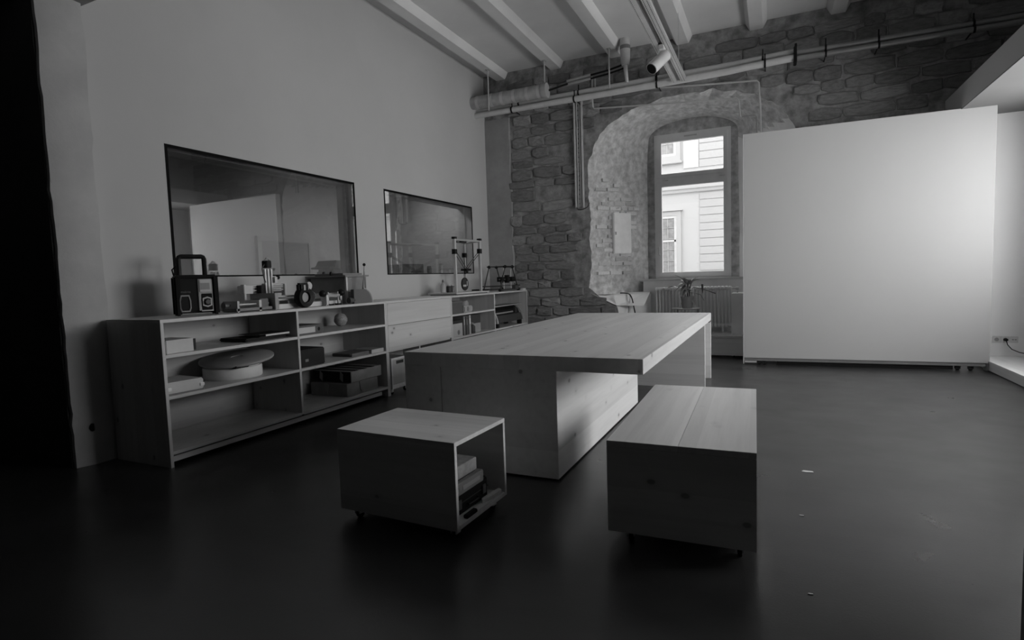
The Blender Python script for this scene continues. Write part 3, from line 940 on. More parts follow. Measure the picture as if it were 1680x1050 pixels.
MB().tube([(.02, 0, .24), (.12, -.02, .225), (.20, -.02, .20), (.25, -.02, .11)], [.005, .004, .004, .003], 6).build('shoot', plain(0.2, 0.5), plant)
MB().tube([(.22, .03, .36), (.222, .03, .30), (.225, .03, .22)], [.016, .014, .003], 8).build('bud', plain(0.10, 0.5), plant)

# --- fuse box on the niche reveal, cables on the ledge
fp = Vector((XO, WD, 0)) + u_dir*0.63
fuse = thing('fuse_box', 'white fuse box door mounted on the window niche reveal', 'fuse box', (fp.x, fp.y, 1.655), SPANG)
MB().box(-.185, .185, -.075, .03, 0, .69).build('housing', plain(0.84, 0.4), fuse, bevel=.004)
MB().box(-.175, .175, -.087, -.0755, .010, .680).build('door', plain(0.86, 0.4), fuse, bevel=.004)
MB().box(-.155, -.140, -.097, -.0872, .32, .37).build('latch', plain(0.3, 0.4), fuse)
def cable(name, label, pts, r, mat=BLACK, cat='cable'):
    P = [Vector(p) for p in pts]; out = []
    for i in range(len(P)-1):
        p0, p1, p2, p3 = P[max(i-1, 0)], P[i], P[i+1], P[min(i+2, len(P)-1)]
        for k in range(6):
            t = k/6
            out.append(0.5*((2*p1)+(-p0+p2)*t+(2*p0-5*p1+4*p2-p3)*t*t+(-p0+3*p1-3*p2+p3)*t**3))
    out.append(P[-1])
    return tag(MB().tube(out, r, 6).build(name, mat, smooth=True), label, cat)
cable('ledge_cable', 'thick dark cable running over the niche ledge edge', [(-2.36, 9.42, .985), (-2.26, 9.34, .985), (-2.17, 9.28, .965), (-2.12, 9.25, .88), (-2.09, 9.24, .74), (-2.06, 9.24, .60)], .010)
cable('ledge_cable', 'thin grey cable hanging beside the thick one below the ledge', [(-2.28, 9.40, .98), (-2.20, 9.29, .975), (-2.155, 9.25, .93), (-2.165, 9.23, .82), (-2.185, 9.22, .66)], .005, GREY)

# --- vertical cable channel on the stone wall
ch = thing('cable_channel', 'perforated metal cable channel running down the stone wall', 'cable channel', (-2.94, WD-.035, 2.43))
for xx in (-.062, .062):
    MB().box(xx-.012, xx+.012, -.035, .01, 0, 1.73).build('side_rail', plain(0.62, 0.4, 0.2), ch)
MB().box(-.052, .052, .0, .006, 0, 1.73).build('back_plate', plain(0.34, 0.5, 0.3), ch)
for xx in (-.022, .018):
    MB().tube([(xx, -.012, 0.02), (xx, -.012, 1.73)], .011, 8).build('conductor', plain(0.48, 0.5), ch)
for i in range(22):
    MB().box(-.030, -.004, -.002, .0, .06+i*.076, .085+i*.076).build('slot', BLACK, ch)
cable('loose_cable', 'short cable loop below the cable channel', [(-2.99, 9.10, 2.44), (-2.96, 9.09, 2.40), (-2.88, 9.09, 2.40), (-2.80, 9.10, 2.44), (-2.78, 9.12, 2.50)], .009, DKGREY)

# --- pipes along the back wall
def pipe(name, label, pts, r, mat=GALV, clamps=(), seg=14, cat='pipe', clampmat=BLACK):
    o = thing(name, label, cat, pts[0])
    q = [Vector(p)-Vector(pts[0]) for p in pts]
    MB().tube(q, r, seg).build('tube', mat, o, smooth=True)
    for (x, y, z) in clamps:
        v = Vector((x, y, z))-Vector(pts[0])
        c = MB().lathe([(r*1.16, -.012), (r*1.16, .012)], v, 0, 14).box(v.x-.006, v.x+.006, v.y, WD-pts[0][1]+.01, v.z-.006, v.z+.006).box(v.x-.008, v.x+.008, v.y-.004, v.y+.004, v.z+r, v.z+r+.09)
        c.build('clamp', clampmat, o)
    return o
YP = 8.83
pipe('heating_pipe', 'lower long wall pipe crossing under the ceiling to the bend', [(WX, YP, 4.118), (-2.3, YP, 4.118), (-.6, YP, 4.135), (-.35, YP, 4.15), (.24, YP, 4.165)], .047, plain(0.60, 0.45, 0.15), [(-4.0, YP, 4.118), (-2.9, YP, 4.118), (-1.6, YP, 4.124), (-.12, YP, 4.154)])
pipe('heating_pipe', 'upper long wall pipe running behind the lower one', [(WX, YP+.07, 4.215), (-2.3, YP+.07, 4.232), (-.5, YP+.07, 4.245), (.24, YP+.07, 4.27)], .040, plain(0.55, 0.45, 0.15), [(-3.9, YP+.07, 4.22), (-2.85, YP+.07, 4.225), (-1.62, YP+.07, 4.235), (-.15, YP+.07, 4.25)])
pipe('heating_pipe', 'shiny lower pipe right of the pipe joint', [(.28, YP, 4.150), (.9, YP, 4.140), (1.9, YP, 4.135), (3.09, YP, 4.122)], .036, plain(0.42, 0.3, 0.75), [(.62, YP, 4.147), (1.22, YP, 4.14), (2.2, YP, 4.13)])
pipe('heating_pipe', 'shiny upper pipe right of the pipe joint', [(.28, YP+.03, 4.236), (.9, YP+.03, 4.226), (1.9, YP+.03, 4.215), (3.09, YP+.03, 4.194)], .036, plain(0.42, 0.3, 0.75), [(.62, YP+.03, 4.232), (1.22, YP+.03, 4.223), (2.2, YP+.03, 4.21)])
tag(MB().box(.235, .275, YP-.06, YP+.14, 4.10, 4.30).cyl((.262, YP+.02, 4.30), (.262, YP+.02, 4.36), .015).build('pipe_joint', BLACK, bevel=.006), 'dark flanged joint where the wall pipes change', 'pipe joint')
duct = thing('wrapped_duct', 'insulated duct wrapped with tape bands in the ceiling corner', 'duct', (WX, 8.732, 4.30))
MB().lathe([(.10, 0.0), (.105, .2), (.103, .6), (.106, 1.0), (.108, 1.36)], (0, 0, 0), 0, 22).build('insulation', plain(0.36, 0.6, var=.2), duct, smooth=True)
for i, xx in enumerate((.10, .36, .56, .78, 1.02, 1.22)):
    MB().lathe([(.1085, xx), (.1085, xx+.05)], (0, 0, 0), 0, 22).build('tape_band', TAPE, duct, smooth=True)
MB().lathe([(.116, 1.30), (.118, 1.38), (.0001, 1.381)], (0, 0, 0), 0, 22).build('end_cap', plain(0.36, 0.5), duct, smooth=True)
def hanger(x, y, z0, label):
    h = thing('suspension_rod', label, 'rod', (x, y, z0))
    MB().cyl((0, 0, 0), (0, 0, CEIL-.10-z0), .012).build('rod', plain(0.42, 0.4), h)
    MB().box(-.03, .03, -.03, .03, CEIL-.115-z0, CEIL-.10-z0).build('ceiling_plate', plain(0.42, 0.4), h)
hanger(-4.33, 8.62, 4.10, 'twisted suspension wire at the left end of the duct')
hanger(-3.36, 8.72, 4.405, 'white rod hanging the far end of the wrapped duct')
hanger(-2.31, 8.77, 4.17, 'white rod hanging the long wall pipes')
pipe('black_conduit', 'pair of black lines leaving the wrapped duct', [(-3.33, 8.80, 4.315), (-3.03, 8.9, 4.40)], .016, BLACK)
pipe('grey_conduit', 'upper grey conduit below the ceiling joists', [(-3.06, 8.95, 4.46), (-2.66, 8.95, 4.49)], .020, plain(0.33, 0.5))
pipe('grey_conduit', 'lower grey conduit below the ceiling joists', [(-3.06, 8.95, 4.405), (-2.66, 8.95, 4.435)], .020, plain(0.33, 0.5))
pipe('black_conduit', 'upper black line running to the wrapped ceiling stub', [(-2.66, 8.95, 4.485), (-2.35, 8.93, 4.505), (-2.08, 8.88, 4.535)], .014, BLACK)
pipe('black_conduit', 'lower black line running to the wrapped ceiling stub', [(-2.66, 8.95, 4.43), (-2.35, 8.93, 4.45), (-2.08, 8.88, 4.475)], .014, BLACK)
pipe('thin_conduit', 'thin copper line dropping and running over the window arch', [(-2.665, 9.05, 4.49), (-2.665, 9.05, 4.02), (-2.65, 9.06, 3.99), (-.50, 9.10, 3.815), (-.475, 9.10, 3.79), (-.455, 9.11, 3.55)], .013, plain(0.50, 0.4, 0.2), seg=8)
pipe('thin_conduit', 'thin bright line just under the long wall pipes', [(-2.62, 9.05, 4.46), (-2.615, 9.05, 4.24), (-2.59, 9.05, 4.225), (-.23, 9.08, 4.02), (-.205, 9.08, 3.99), (-.18, 9.10, 3.60), (-.175, 9.10, 3.25)], .012, plain(0.6, 0.3, 0.3), seg=8)
pipe('thin_conduit', 'short thin line dropping behind the partition', [(-.43, 9.11, 3.55), (-.26, 9.11, 3.55), (-.235, 9.11, 3.52), (-.23, 9.11, 3.25)], .011, plain(0.36, 0.4, 0.3), seg=8)
stub = thing('wrapped_stub', 'taped insulated pipe stub coming out of the ceiling', 'pipe', (-2.065, 8.80, 4.28))
MB().lathe([(.055, .20), (.070, .26), (.078, .45), (.075, .60)], seg=18).build('insulation', plain(0.45, 0.6), stub, smooth=True)
MB().lathe([(.0765, .43), (.0795, .44), (.0795, .48), (.0765, .49)], seg=18).build('tape_band', plain(0.16, 0.5), stub, smooth=True)
MB().tube([(0, 0, .24), (.005, 0, .12), (.02, .01, -.06)], [.035, .030, .026], 12).build('tail', plain(0.5, 0.5), stub, smooth=True)

# --- suspended light track with a spot
trk = thing('light_track', 'pair of perforated metal light tracks hanging under the ceiling', 'light track', (-1.265, 3.0, 4.10))
TL = 5.76
for xx, w in ((-.066, .062), (.057, .074)):
    MB().box(xx-w/2, xx+w/2, 0, TL, -.004, .004).box(xx-w/2, xx-w/2+.004, 0, TL, .0, .05).box(xx+w/2-.004, xx+w/2, 0, TL, .0, .05).build('track_rail', plain(0.55, 0.4, 0.3), trk)
sl = MB()
for i in range(150):
    yy = .03+i*.039
    sl.box(.034, .041, yy, yy+.022, -.0056, -.0042); sl.box(.070, .077, yy, yy+.022, -.0056, -.0042); sl.box(-.083, -.078, yy, yy+.022, -.0056, -.0042)
tag(sl.build('perforation', BLACK, trk), kind='stuff')
MB().box(-.036, .022, 0, TL, .02, .045).build('centre_channel', plain(0.18, 0.5), trk)
for yy in (1.2, 3.3, 5.1):
    MB().cyl((.09, yy, .03), (.09, yy, CEIL-4.10), .003, seg=6).build('wire', plain(0.5, 0.4), trk)
spot = thing('spot_light', 'white cylindrical spotlight clipped under the light track', 'lamp', (-1.262, 7.36, 4.05))
MB().box(-.03, .03, -.10, .10, -.01, .044).box(-.012, .012, -.012, .012, -.09, 0).build('adapter', plain(0.58, 0.4), spot, bevel=.003)
ax = Vector((-.45, -.55, -.62)).normalized()
p0, p1 = Vector((.03, .05, -.04)) , Vector((.03, .05, -.04)) + ax*.30
MB().cyl(p0, p1, .074, seg=24).build('housing', plain(0.60, 0.4), spot, smooth=True)
MB().cyl(p1-ax*.01, p1+ax*.003, .064, seg=24).build('lens', BLACK, spot, smooth=True)

# --- sockets on the bay wall
sk = thing('socket_panel', 'white triple socket panel low on the right bay wall', 'socket', (2.63, 8.949, .332))
for i in range(3):
    f_ = MB().box(-.128+i*.086, -.046+i*.086, -.009, 0, -.041, .041).build('socket_plate', plain(0.62, 0.4), sk, bevel=.003)
    if i < 2:
        MB().lathe([(.0001, -.0105), (.021, -.0105), (.023, -.0092)], (-.087+i*.086, 0, 0), 1, 18).build('socket_well', plain(0.30, 0.4), f_)
    else:
        MB().box(.064, .082, -.0115, -.0092, -.006, .006).box(.090, .108, -.0115, -.0092, -.006, .006).build('data_port', plain(0.2, 0.4), f_)
pl = thing('power_plug', 'black power plug with cable in the middle socket', 'plug', (2.630, 8.937, .332))
MB().lathe([(.0001, -.045), (.016, -.043), (.020, -.01), (.020, 0.0)], (0, 0, 0), 1, 16).build('plug_body', BLACK, pl, smooth=True)
MB().tube([(0, -.030, -.012), (.01, -.04, -.06), (.05, -.05, -.115), (.12, -.06, -.15), (.25, -.07, -.18), (.45, -.08, -.19)], .0055, 8).build('cord', BLACK, pl, smooth=True)

# --- floor scraps
for i, (xx, yy, s, lab) in enumerate(((.199, 3.976, .035, 'small pale scrap on the floor right of the bench'), (.135, 3.24, .012, 'tiny white chip on the floor beside the bench'), (.136, 2.446, .010, 'tiny white chip on the dark floor nearest the camera'))):
    tag(MB().prism([(-s, -s*.3), (-s*.2, -s*.45), (s, -s*.2), (s*.8, s*.35), (-s*.7, s*.4)], 0.0005, .003, 2).build('paper_scrap', PAPER), lab, 'scrap').location = (xx, yy, 0)
# ================================================================== THINGS ON TOP OF THE SHELVING
ZT = CZ
# --- site radio
radio = thing('site_radio', 'black jobsite radio with carrying handle on the shelf top', 'radio', (-4.28, 3.075, ZT), math.radians(62))
MB().box(-.135, .135, -.075, .075, .018, .305).build('body', plain(0.016, 0.6), radio, bevel=.02)
for sx in (-1, 1):
    for sy in (-1, 1):
        MB().box(sx*.135-.022, sx*.135+.022, sy*.072-.022, sy*.072+.022, 0.0, .318).build('bumper', plain(0.010, 0.5), radio, bevel=.012)
MB().box(-.15, .15, -.088, .088, .300, .325).build('top_guard', plain(0.012, 0.5), radio, bevel=.010)
hexo = [(-.125, .06), (-.115, .03), (-.055, .03), (-.045, .06), (-.045, .12), (-.055, .165), (-.115, .165), (-.125, .12)]
hexi = [(-.085+(a+.085)*.80, .098+(c-.098)*.84) for a, c in hexo]
rim = MB().ring(hexo, hexi, -.082, -.070, 1).build('speaker_rim', plain(0.34, 0.4), radio)
MB().prism(hexi, -.076, -.070, 1).build('speaker_grille', BLACKM, radio)
MB().box(.008, .112, -.086, -.072, .035, .290).build('control_panel', plain(0.42, 0.4), radio, bevel=.004)
scr = MB().box(.018, .104, -.092, -.086, .185, .285).build('screen_bezel', plain(0.58, 0.4), radio, bevel=.003)
MB().box(.028, .092, -.0945, -.092, .205, .258).build('screen', plain(0.34, 0.3), scr)
kp = MB().box(.030, .106, -.0915, -.086, .040, .172).build('knob_plate', BLACK, radio, bevel=.003)
MB().ring([(.035, .075), (.070, .062), (.102, .075), (.102, .135), (.070, .148), (.035, .135)], [(.045, .082), (.070, .075), (.092, .082), (.092, .128), (.070, .135), (.045, .128)], -.096, -.0915, 1).build('knob_surround', plain(0.5, 0.4), kp)
MB().cyl((.072, -.092, .105), (.072, -.116, .105), .021, .018, 18).build('knob', plain(0.14, 0.4), kp, smooth=True)
MB().box(.025, .110, -.0945, -.086, .030, .040).build('trim_bar', plain(0.5, 0.4), radio)
MB().tube([(-.105, 0, .315), (-.105, 0, .455), (-.098, 0, .468), (-.088, 0, .474), (.060, 0, .474), (.072, 0, .468), (.078, 0, .455), (.078, 0, .315)], .019, 8).build('handle', plain(0.014, 0.5), radio, smooth=True)
MB().tube([(-.14, .03, .32), (-.15, .03, .37), (-.12, .03, .40)], .006, 6).build('aerial', BLACK, radio)
text('makita', .026, plain(0.16, 0.4), radio, (-.078, -.0765, .190), (PI/2, 0, 0), name='lettering')

# --- small milling machine with linear stages
cnc = thing('milling_machine', 'small desktop milling machine of metal rods and plates', 'machine', (-4.27, 3.80, ZT))
MB().box(-.10, .14, -.02, .82, 0, .045).build('bed_plate', plain(0.52, 0.45, 0.2), cnc, bevel=.003)
MB().box(-.16, .16, -.075, -.035, 0, .150).build('end_plate', plain(0.24, 0.4, 0.5), cnc, bevel=.003)
MB().box(-.14, .14, .80, .825, 0, .115).build('end_plate', plain(0.60, 0.4), cnc, bevel=.003)
for xx, zz in ((.10, .085), (.10, .115), (-.10, .10)):
    MB().cyl((xx, -.035, zz), (xx, .80, zz), .010).build('guide_rod', STEEL, cnc, smooth=True)
MB().box(.02, .13, .10, .19, .045, .075).box(.04, .10, .12, .17, .075, .082).build('clamp_wedge', plain(0.25, 0.5), cnc)
stg = MB().box(-.05, .13, -.46, -.085, 0.008, .032).build('stage_base', plain(0.16, 0.5), cnc)
for xx in (.0, .09):
    MB().cyl((xx, -.44, .062), (xx, -.09, .062), .0075).build('stage_rod', STEEL, stg)
MB().cyl((.045, -.50, .060), (.045, -.09, .060), .006).build('lead_screw', plain(0.2, 0.4, 0.6), stg)
MB().box(-.05, .13, -.45, -.430, 0, .095).build('stage_end', plain(0.42, 0.4), cnc)
MB().box(-.05, .13, -.225, -.20, 0, .095).build('stage_end', plain(0.50, 0.4), cnc)
MB().box(.0, .10, -.19, -.095, .02, .105).build('stepper_motor', plain(0.10, 0.5), cnc, bevel=.004)
MB().lathe([(.03, -.52), (.012, -.50), (.010, -.47)], (.045, 0, .060), 1, 12).build('stage_knob', plain(0.2, 0.5), cnc)
for yy in (-.17, .30):
    MB().box(-.15, -.10, yy-.012, yy+.012, .04, .235).build('gantry_post', plain(0.55, 0.4), cnc, bevel=.003)
for zz in (.155, .178, .205, .222):
    MB().cyl((-.125, -.18, zz), (-.125, .32, zz), .008).build('gantry_rod', STEEL if zz > .16 else plain(0.1, 0.5), cnc)
MB().box(-.17, -.08, -.20, -.10, .15, .225).build('gantry_block', plain(0.5, 0.4), cnc, bevel=.004)
MB().box(-.15, -.06, -.03, .02, .15, .225).build('belt_motor', BLACK, cnc, bevel=.004)
MB().box(-.11, -.07, .02, .11, .10, .24).build('carriage', plain(0.42, 0.4, 0.4), cnc, bevel=.003)
for yy in (.028, .062, .100):
    MB().box(-.075, -.055, yy-.008, yy+.008, .10, .375).build('spindle_rail', plain(0.58, 0.35, 0.6), cnc)
MB().box(-.10, -.03, .025, .085, .385, .455).build('spindle_motor', BLACK, cnc, bevel=.006)
MB().tube([(-.06, .03, .45), (-.06, .05, .478), (-.06, .08, .47), (-.06, .085, .44)], .006, 6).build('motor_cable', plain(0.3, 0.5), cnc)
MB().tube([(-.06, .025, .42), (-.06, -.005, .38), (-.05, .0, .30), (-.05, .02, .25)], .005, 6).build('drag_cable', DKGREY, cnc)
MB().box(-.07, -.03, .110, .140, .245, .300).build('limit_switch', plain(0.55, 0.5), cnc)
MB().sphere((-.05, .165, .295), .020, 10, 8).build('clamp_knob', BLACK, cnc, smooth=True)

# --- black wheel with a dark head, and a pale pulley
reel = thing('cable_reel', 'black ring shaped reel leaning against the milling machine', 'reel', (-4.055, 4.02, ZT))
ringp = []
MB().lathe([(.052, -.03), (.092, -.035), (.098, -.02), (.098, .02), (.092, .035), (.052, .03), (.047, 0), (.052, -.03)], (0, 0, .098), 0, 32).build('rim', plain(0.012, 0.45), reel, smooth=True)
MB().cyl((-.01, 0, .098), (.01, 0, .098), .046, seg=24).build('disc', plain(0.35, 0.3, 0.6), reel, smooth=True)
MB().box(-.03, .03, -.075, .055, .155, .235).build('head', plain(0.014, 0.5), reel, bevel=.015)
MB().box(.028, .036, -.03, -.01, .165, .215).box(.028, .036, .025, .035, .17, .22).build('clip', plain(0.4, 0.3, 0.6), reel)
MB().lathe([(.0001, -.006), (.036, -.006), (.040, 0), (.036, .006), (.0001, .006)], (-.015, .085, .205), 0, 24).build('pulley', plain(0.50, 0.5), reel, smooth=True)
MB().lathe([(.044, -.004), (.050, -.004), (.050, .004), (.044, .004), (.044, -.004)], (-.02, .115, .105), 0, 24).build('wire_ring', plain(0.10, 0.5), reel)

# --- grey box with overhanging lid
gb = thing('grey_crate', 'tall grey wooden box with overhanging lid on the shelf top', 'box', (-4.40, 4.885, ZT))
MB().box(-.25, .25, -.165, .165, 0, .285).build('body', plain(0.20, 0.7, var=.1), gb, bevel=.003)
MB().box(.238, .256, -.172, -.150, 0, .285).build('corner_strip', plain(0.55, 0.5), gb)
MB().box(-.29, .275, -.20, .185, .286, .305).build('lid', plain(0.22, 0.7), gb, bevel=.003)
MB().box(-.20, .20, -.15, .16, .3055, .328).build('lid_board', plain(0.20, 0.7), gb, bevel=.003)
MB().lathe([(.014, .3055), (.014, .340), (.008, .348)], (.05, -.17, 0), 2, 10).build('lid_pin', BLACK, gb)
MB().lathe([(.014, .3285), (.014, .345), (.008, .350)], (-.10, -.12, 0), 2, 10).build('lid_pin', BLACK, gb)

# --- gear puller like clamp
pu = thing('bench_clamp', 'small metal clamp with two black ball knobs', 'clamp', (-4.09, 4.46, ZT))
MB().box(-.02, .02, -.13, -.105, 0, .105).box(-.02, .02, -.14, -.10, 0, .008).build('post', plain(0.60, 0.4), pu)
MB().box(-.010, .010, -.115, .075, .088, .112).build('crossbar', plain(0.32, 0.4, 0.5), pu)
for yy in (-.085, .055):
    MB().cyl((0, yy, 0), (0, yy, .135), .008).build('screw', plain(0.30, 0.4, 0.5), pu)
MB().tube([(0, -.10, .09), (0, -.14, .11)], .008, 8).sphere((0, -.155, .122), .036, 14, 10, (1, 1.2, 1)).build('ball_knob', BLACK, pu, smooth=True)
MB().tube([(0, .06, .09), (0, .09, .11)], .008, 8).sphere((0, .11, .125), .036, 14, 10, (1, 1.1, 1)).build('ball_knob', BLACK, pu, smooth=True)
MB().box(-.02, .02, -.10, -.03, 0, .014).box(-.02, .02, .03, .08, 0, .016).build('foot', BLACK, pu)

# --- lever cutter: quarter round guard with ball lever
lc = thing('lever_cutter', 'quarter round grey lever tool with ball ended rod', 'tool', (-4.03, 4.68, ZT))
q = [(0, 0)] + [(.155*math.cos(a)+.145*0, .155*math.sin(a)) for a in [PI/2*i/10 for i in range(11)]]
quarter = [(.0, .0), (.29, .0)] + [(.155+.135*math.cos(PI/2*i/10), .150*math.sin(PI/2*i/10)) for i in range(1, 11)] + [(.0, .150)]
MB().prism(quarter, -.03, .012, 0).build('guard', plain(0.10, 0.6), lc, bevel=.002)
rimq = [(.155+.140*math.cos(PI/2*i/10), .155*math.sin(PI/2*i/10)) for i in range(11)]
MB().tube([(.016, a, c+.002) for a, c in rimq], .005, 6).build('blade_edge', plain(0.45, 0.4), lc)
MB().lathe([(.030, -.05), (.034, -.03), (.026, 0), (.024, .03)], (-.01, -.01, .036), 1, 16).build('hub', DKGREY, lc, smooth=True)
MB().tube([(0, .165, .148), (0, .185, .27), (0, .20, .40)], [.010, .006, .004], 8).build('lever', plain(0.14, 0.4), lc)
MB().tube([(.01, .195, .148), (.01, .190, .24), (0, .20, .34)], .004, 6).build('brace_rod', plain(0.20, 0.4), lc)
MB().sphere((0, .202, .413), .017, 12, 8).build('ball', BLACK, lc, smooth=True)

# --- delta printer: three towers on a base plate
dp = thing('delta_printer', 'tall three tower delta printer frame on the far shelf top', 'printer', (-4.27, 7.40, ZT))
tw = [(.14, -.42), (.20, .22), (-.18, .42)]
basep = [(.22, -.55), (.28, .34), (-.24, .52), (-.28, -.52)]
MB().prism(basep, .012, .034, 2).build('base_plate', plain(0.50, 0.45, 0.3), dp, bevel=.003)
MB().prism([(a*.93, c*.93) for a, c in basep], 0, .012, 2).build('base_foot', plain(0.05, 0.6), dp)
for i, (xx, yy) in enumerate(tw):
    t_ = MB().box(xx-.018, xx+.018, yy-.018, yy+.018, .034, .800).build('tower', plain(0.60, 0.35, 0.5), dp, bevel=.002)
    MB().box(xx-.028, xx+.028, yy-.028, yy+.028, .80, .830).build('tower_cap', BLACK, dp)
    if i != 2:
        MB().cyl((xx-.028, yy+.032, .05), (xx-.028, yy+.032, .79), .006, seg=8).build('belt', BLACK, dp)
for (a, c) in ((0, 1), (1, 2), (2, 0)):
    MB().cyl((tw[a][0], tw[a][1], .79), (tw[c][0], tw[c][1], .79), .016, seg=10).build('top_bar', plain(0.42, 0.4, 0.4), dp)
mid = Vector((.02, .10, .37))
for i, (xx, yy) in enumerate(tw):
    zc = (.62, .64, .60)[i]
    car = MB().box(xx-.03, xx+.02, yy-.03, yy+.04, zc-.035, zc+.035).build('carriage', BLACK, dp)
    for o in (-.02, .02):
        MB().cyl((xx+o, yy+.01, zc), (mid.x+o, mid.y, mid.z), .005, seg=6).build('arm', plain(0.05, 0.4), dp)
MB().box(mid.x-.05, mid.x+.05, mid.y-.07, mid.y+.07, mid.z-.02, mid.z+.01).cyl((mid.x, mid.y-.03, mid.z-.07), (mid.x, mid.y-.03, mid.z), .02).cyl((mid.x, mid.y+.03, mid.z-.06), (mid.x, mid.y+.03, mid.z), .02).build('effector', BLACK, dp)
MB().prism([(.12, -.1), (.02, .15), (-.1, .2), (-.05, -.05)], .775, .79, 2).build('drive_plate', BLACK, dp)
MB().lathe([(.0001, -.02), (.045, -.02), (.095, -.012), (.10, 0), (.095, .012), (.045, .02), (.0001, .02)], (.03, .03, .150), 0, 28).build('filament_spool', plain(0.03, 0.35), dp, smooth=True)
MB().box(.051, .056, -.06, .03, .11, .14).box(.051, .056, .05, .07, .12, .19).build('spool_label', plain(0.42, 0.5), dp)
MB().box(-.05, .25, .38, .50, .034, .055).build('control_board', BLACK, dp)
# bottle and jars on the base plate
bt = thing('squeeze_bottle', 'white squeeze bottle standing left of the delta printer', 'bottle', (-4.36, 7.00, ZT+.035))
MB().lathe([(.038, 0), (.040, .02), (.040, .10), (.030, .13), (.014, .14), (.012, .15)], seg=18).build('body', plain(0.48, 0.5), bt, smooth=True)
MB().lathe([(.015, .1505), (.015, .175), (.006, .19)], seg=12).build('cap', plain(0.16, 0.5), bt)
for i, (yy, v, lab) in enumerate(((7.11, .05, 'dark jar with white label beside the squeeze bottle'), (7.21, .08, 'dark jar nearest the delta printer tower'))):
    jr = thing('small_jar', lab, 'jar', (-4.33, yy, ZT+.035), group='small jars on the printer base')
    MB().lathe([(.036, 0), (.038, .01), (.038, .085), (.030, .095)], seg=16).build('body', plain(v, 0.4), jr, smooth=True)
    MB().lathe([(.032, .0955), (.032, .11)], seg=16).build('lid', plain(0.35, 0.4), jr)

# --- rod framed printer
rp = thing('rod_printer', 'black rod framed printer at the corner end of the shelf top', 'printer', (-4.22, 8.62, ZT))
A = [(-.22, -.30), (-.22, .30)]
for xx in (-.14, .16):
    MB().tube([(xx, -.36, .02), (xx, -.14, .41)], .010, 8).build('frame_rod', plain(0.05, 0.4), rp)
    MB().tube([(xx, .36, .02), (xx, .14, .41)], .010, 8).build('frame_rod', plain(0.05, 0.4), rp)
    MB().tube([(xx, -.38, .03), (xx, .38, .03)], .010, 8).build('frame_rod', plain(0.05, 0.4), rp)
    for yy, zz in ((-.36, .025), (.36, .025), (-.14, .41), (.14, .41)):
        MB().sphere((xx, yy, zz), .028, 10, 7).build('corner_joint', BLACK, rp)
for yy, zz in ((-.14, .415), (.14, .415), (-.36, .09), (.36, .09)):
    MB().tube([(-.18, yy, zz), (.20, yy, zz)], .009, 8).build('cross_rod', plain(0.05, 0.4), rp)
MB().tube([(.16, -.20, .41), (.16, .20, .41)], .014, 8).build('top_rod', BLACK, rp)
MB().tube([(.12, -.12, .02), (.12, -.12, .40)], .008, 8).build('lift_rod', STEEL, rp)
MB().tube([(.12, .16, .02), (.12, .16, .40)], .008, 8).build('lift_rod', STEEL, rp)
MB().tube([(.12, -.30, .20), (.12, .26, .20)], .009, 8).build('carriage_rod', plain(0.1, 0.4), rp)
MB().box(.07, .17, -.28, -.20, .16, .24).build('motor', BLACK, rp, bevel=.004)
MB().box(.07, .17, -.08, .0, .14, .27).build('motor', BLACK, rp, bevel=.004)
MB().box(.05, .17, .10, .24, .16, .24).build('extruder', BLACK, rp, bevel=.004)
MB().box(.10, .175, .16, .22, .135, .15).build('nozzle_block', plain(0.5, 0.3, 0.6), rp)
MB().box(-.12, .14, -.18, .18, .09, .10).build('heated_bed', plain(0.10, 0.5), rp)
MB().box(.12, .18, .20, .34, .02, .09).build('electronics', DKGREY, rp)
tag(MB().box(-4.04, -3.98, 9.02, 9.13, ZT+.0005, ZT+.028).build('note_block', PAPER, bevel=.002), 'small white pad at the corner end of the shelf top', 'notepad')

# ================================================================== THINGS INSIDE THE SHELVES
Z1S, Z2S, Z3S = .8255, .5225, .1155
bi = thing('ring_binder', 'white ring binder lying at the left end of the top shelf', 'binder', (-4.14, 2.735, Z1S))
MB().box(-.14, .13, -.115, .105, 0, .098).build('cover', plain(0.50, 0.6), bi, bevel=.004)
MB().box(-.13, .1315, .098, .118, .006, .092).build('spine', plain(0.02, 0.5), bi)
nb = thing('notebook', 'black notebook stack lower slab on the top shelf', 'notebook', (-4.22, 3.56, Z1S))
MB().box(-.17, .17, -.22, .22, 0, .030).build('cover', plain(0.010, 0.5), nb, bevel=.010)
nb2 = thing('notebook', 'dark bound notebook with white page edges on the black one', 'notebook', (-4.16, 3.63, Z1S+.0305))
MB().box(-.13, .13, -.17, .17, .0, .004).box(-.13, .13, -.17, .17, .020, .024).build('cover', plain(0.03, 0.5), nb2)
MB().box(-.125, .126, -.10, .165, .0045, .0195).build('pages', plain(0.55, 0.7), nb2)
sp = thing('cable_drum', 'round pale drum with a dark disc tilted on top', 'drum', (-4.275, 3.37, Z2S))
MB().lathe([(.0001, 0), (.23, 0), (.235, .01), (.235, .085), (.23, .095), (.215, .095), (.205, .11), (.0001, .11)], seg=40).build('drum', plain(0.62, 0.6), sp, smooth=True)
MB().box(.17, .236, -.16, -.02, .097, .118).build('dark_lug', BLACK, sp, bevel=.008)
dk = MB().lathe([(.0001, 0), (.29, 0), (.300, .008), (.300, .022), (.29, .03), (.05, .03), (.045, .025), (.0001, .025)], seg=44).build('top_disc', plain(0.26, 0.5), sp, smooth=True)
dk.location = (.0, .05, .137); dk.rotation_euler = (math.radians(6), math.radians(3), 0)
wb = thing('metal_case', 'flat pale case with metal corners at the left end of the middle shelf', 'case', (-4.13, 2.745, Z2S), math.radians(-4))
MB().box(-.17, .14, -.14, .14, .008, .092).build('body', plain(0.46, 0.5), wb, bevel=.008)
MB().box(-.168, .138, -.138, .138, 0, .0075).build('base', plain(0.12, 0.5), wb)
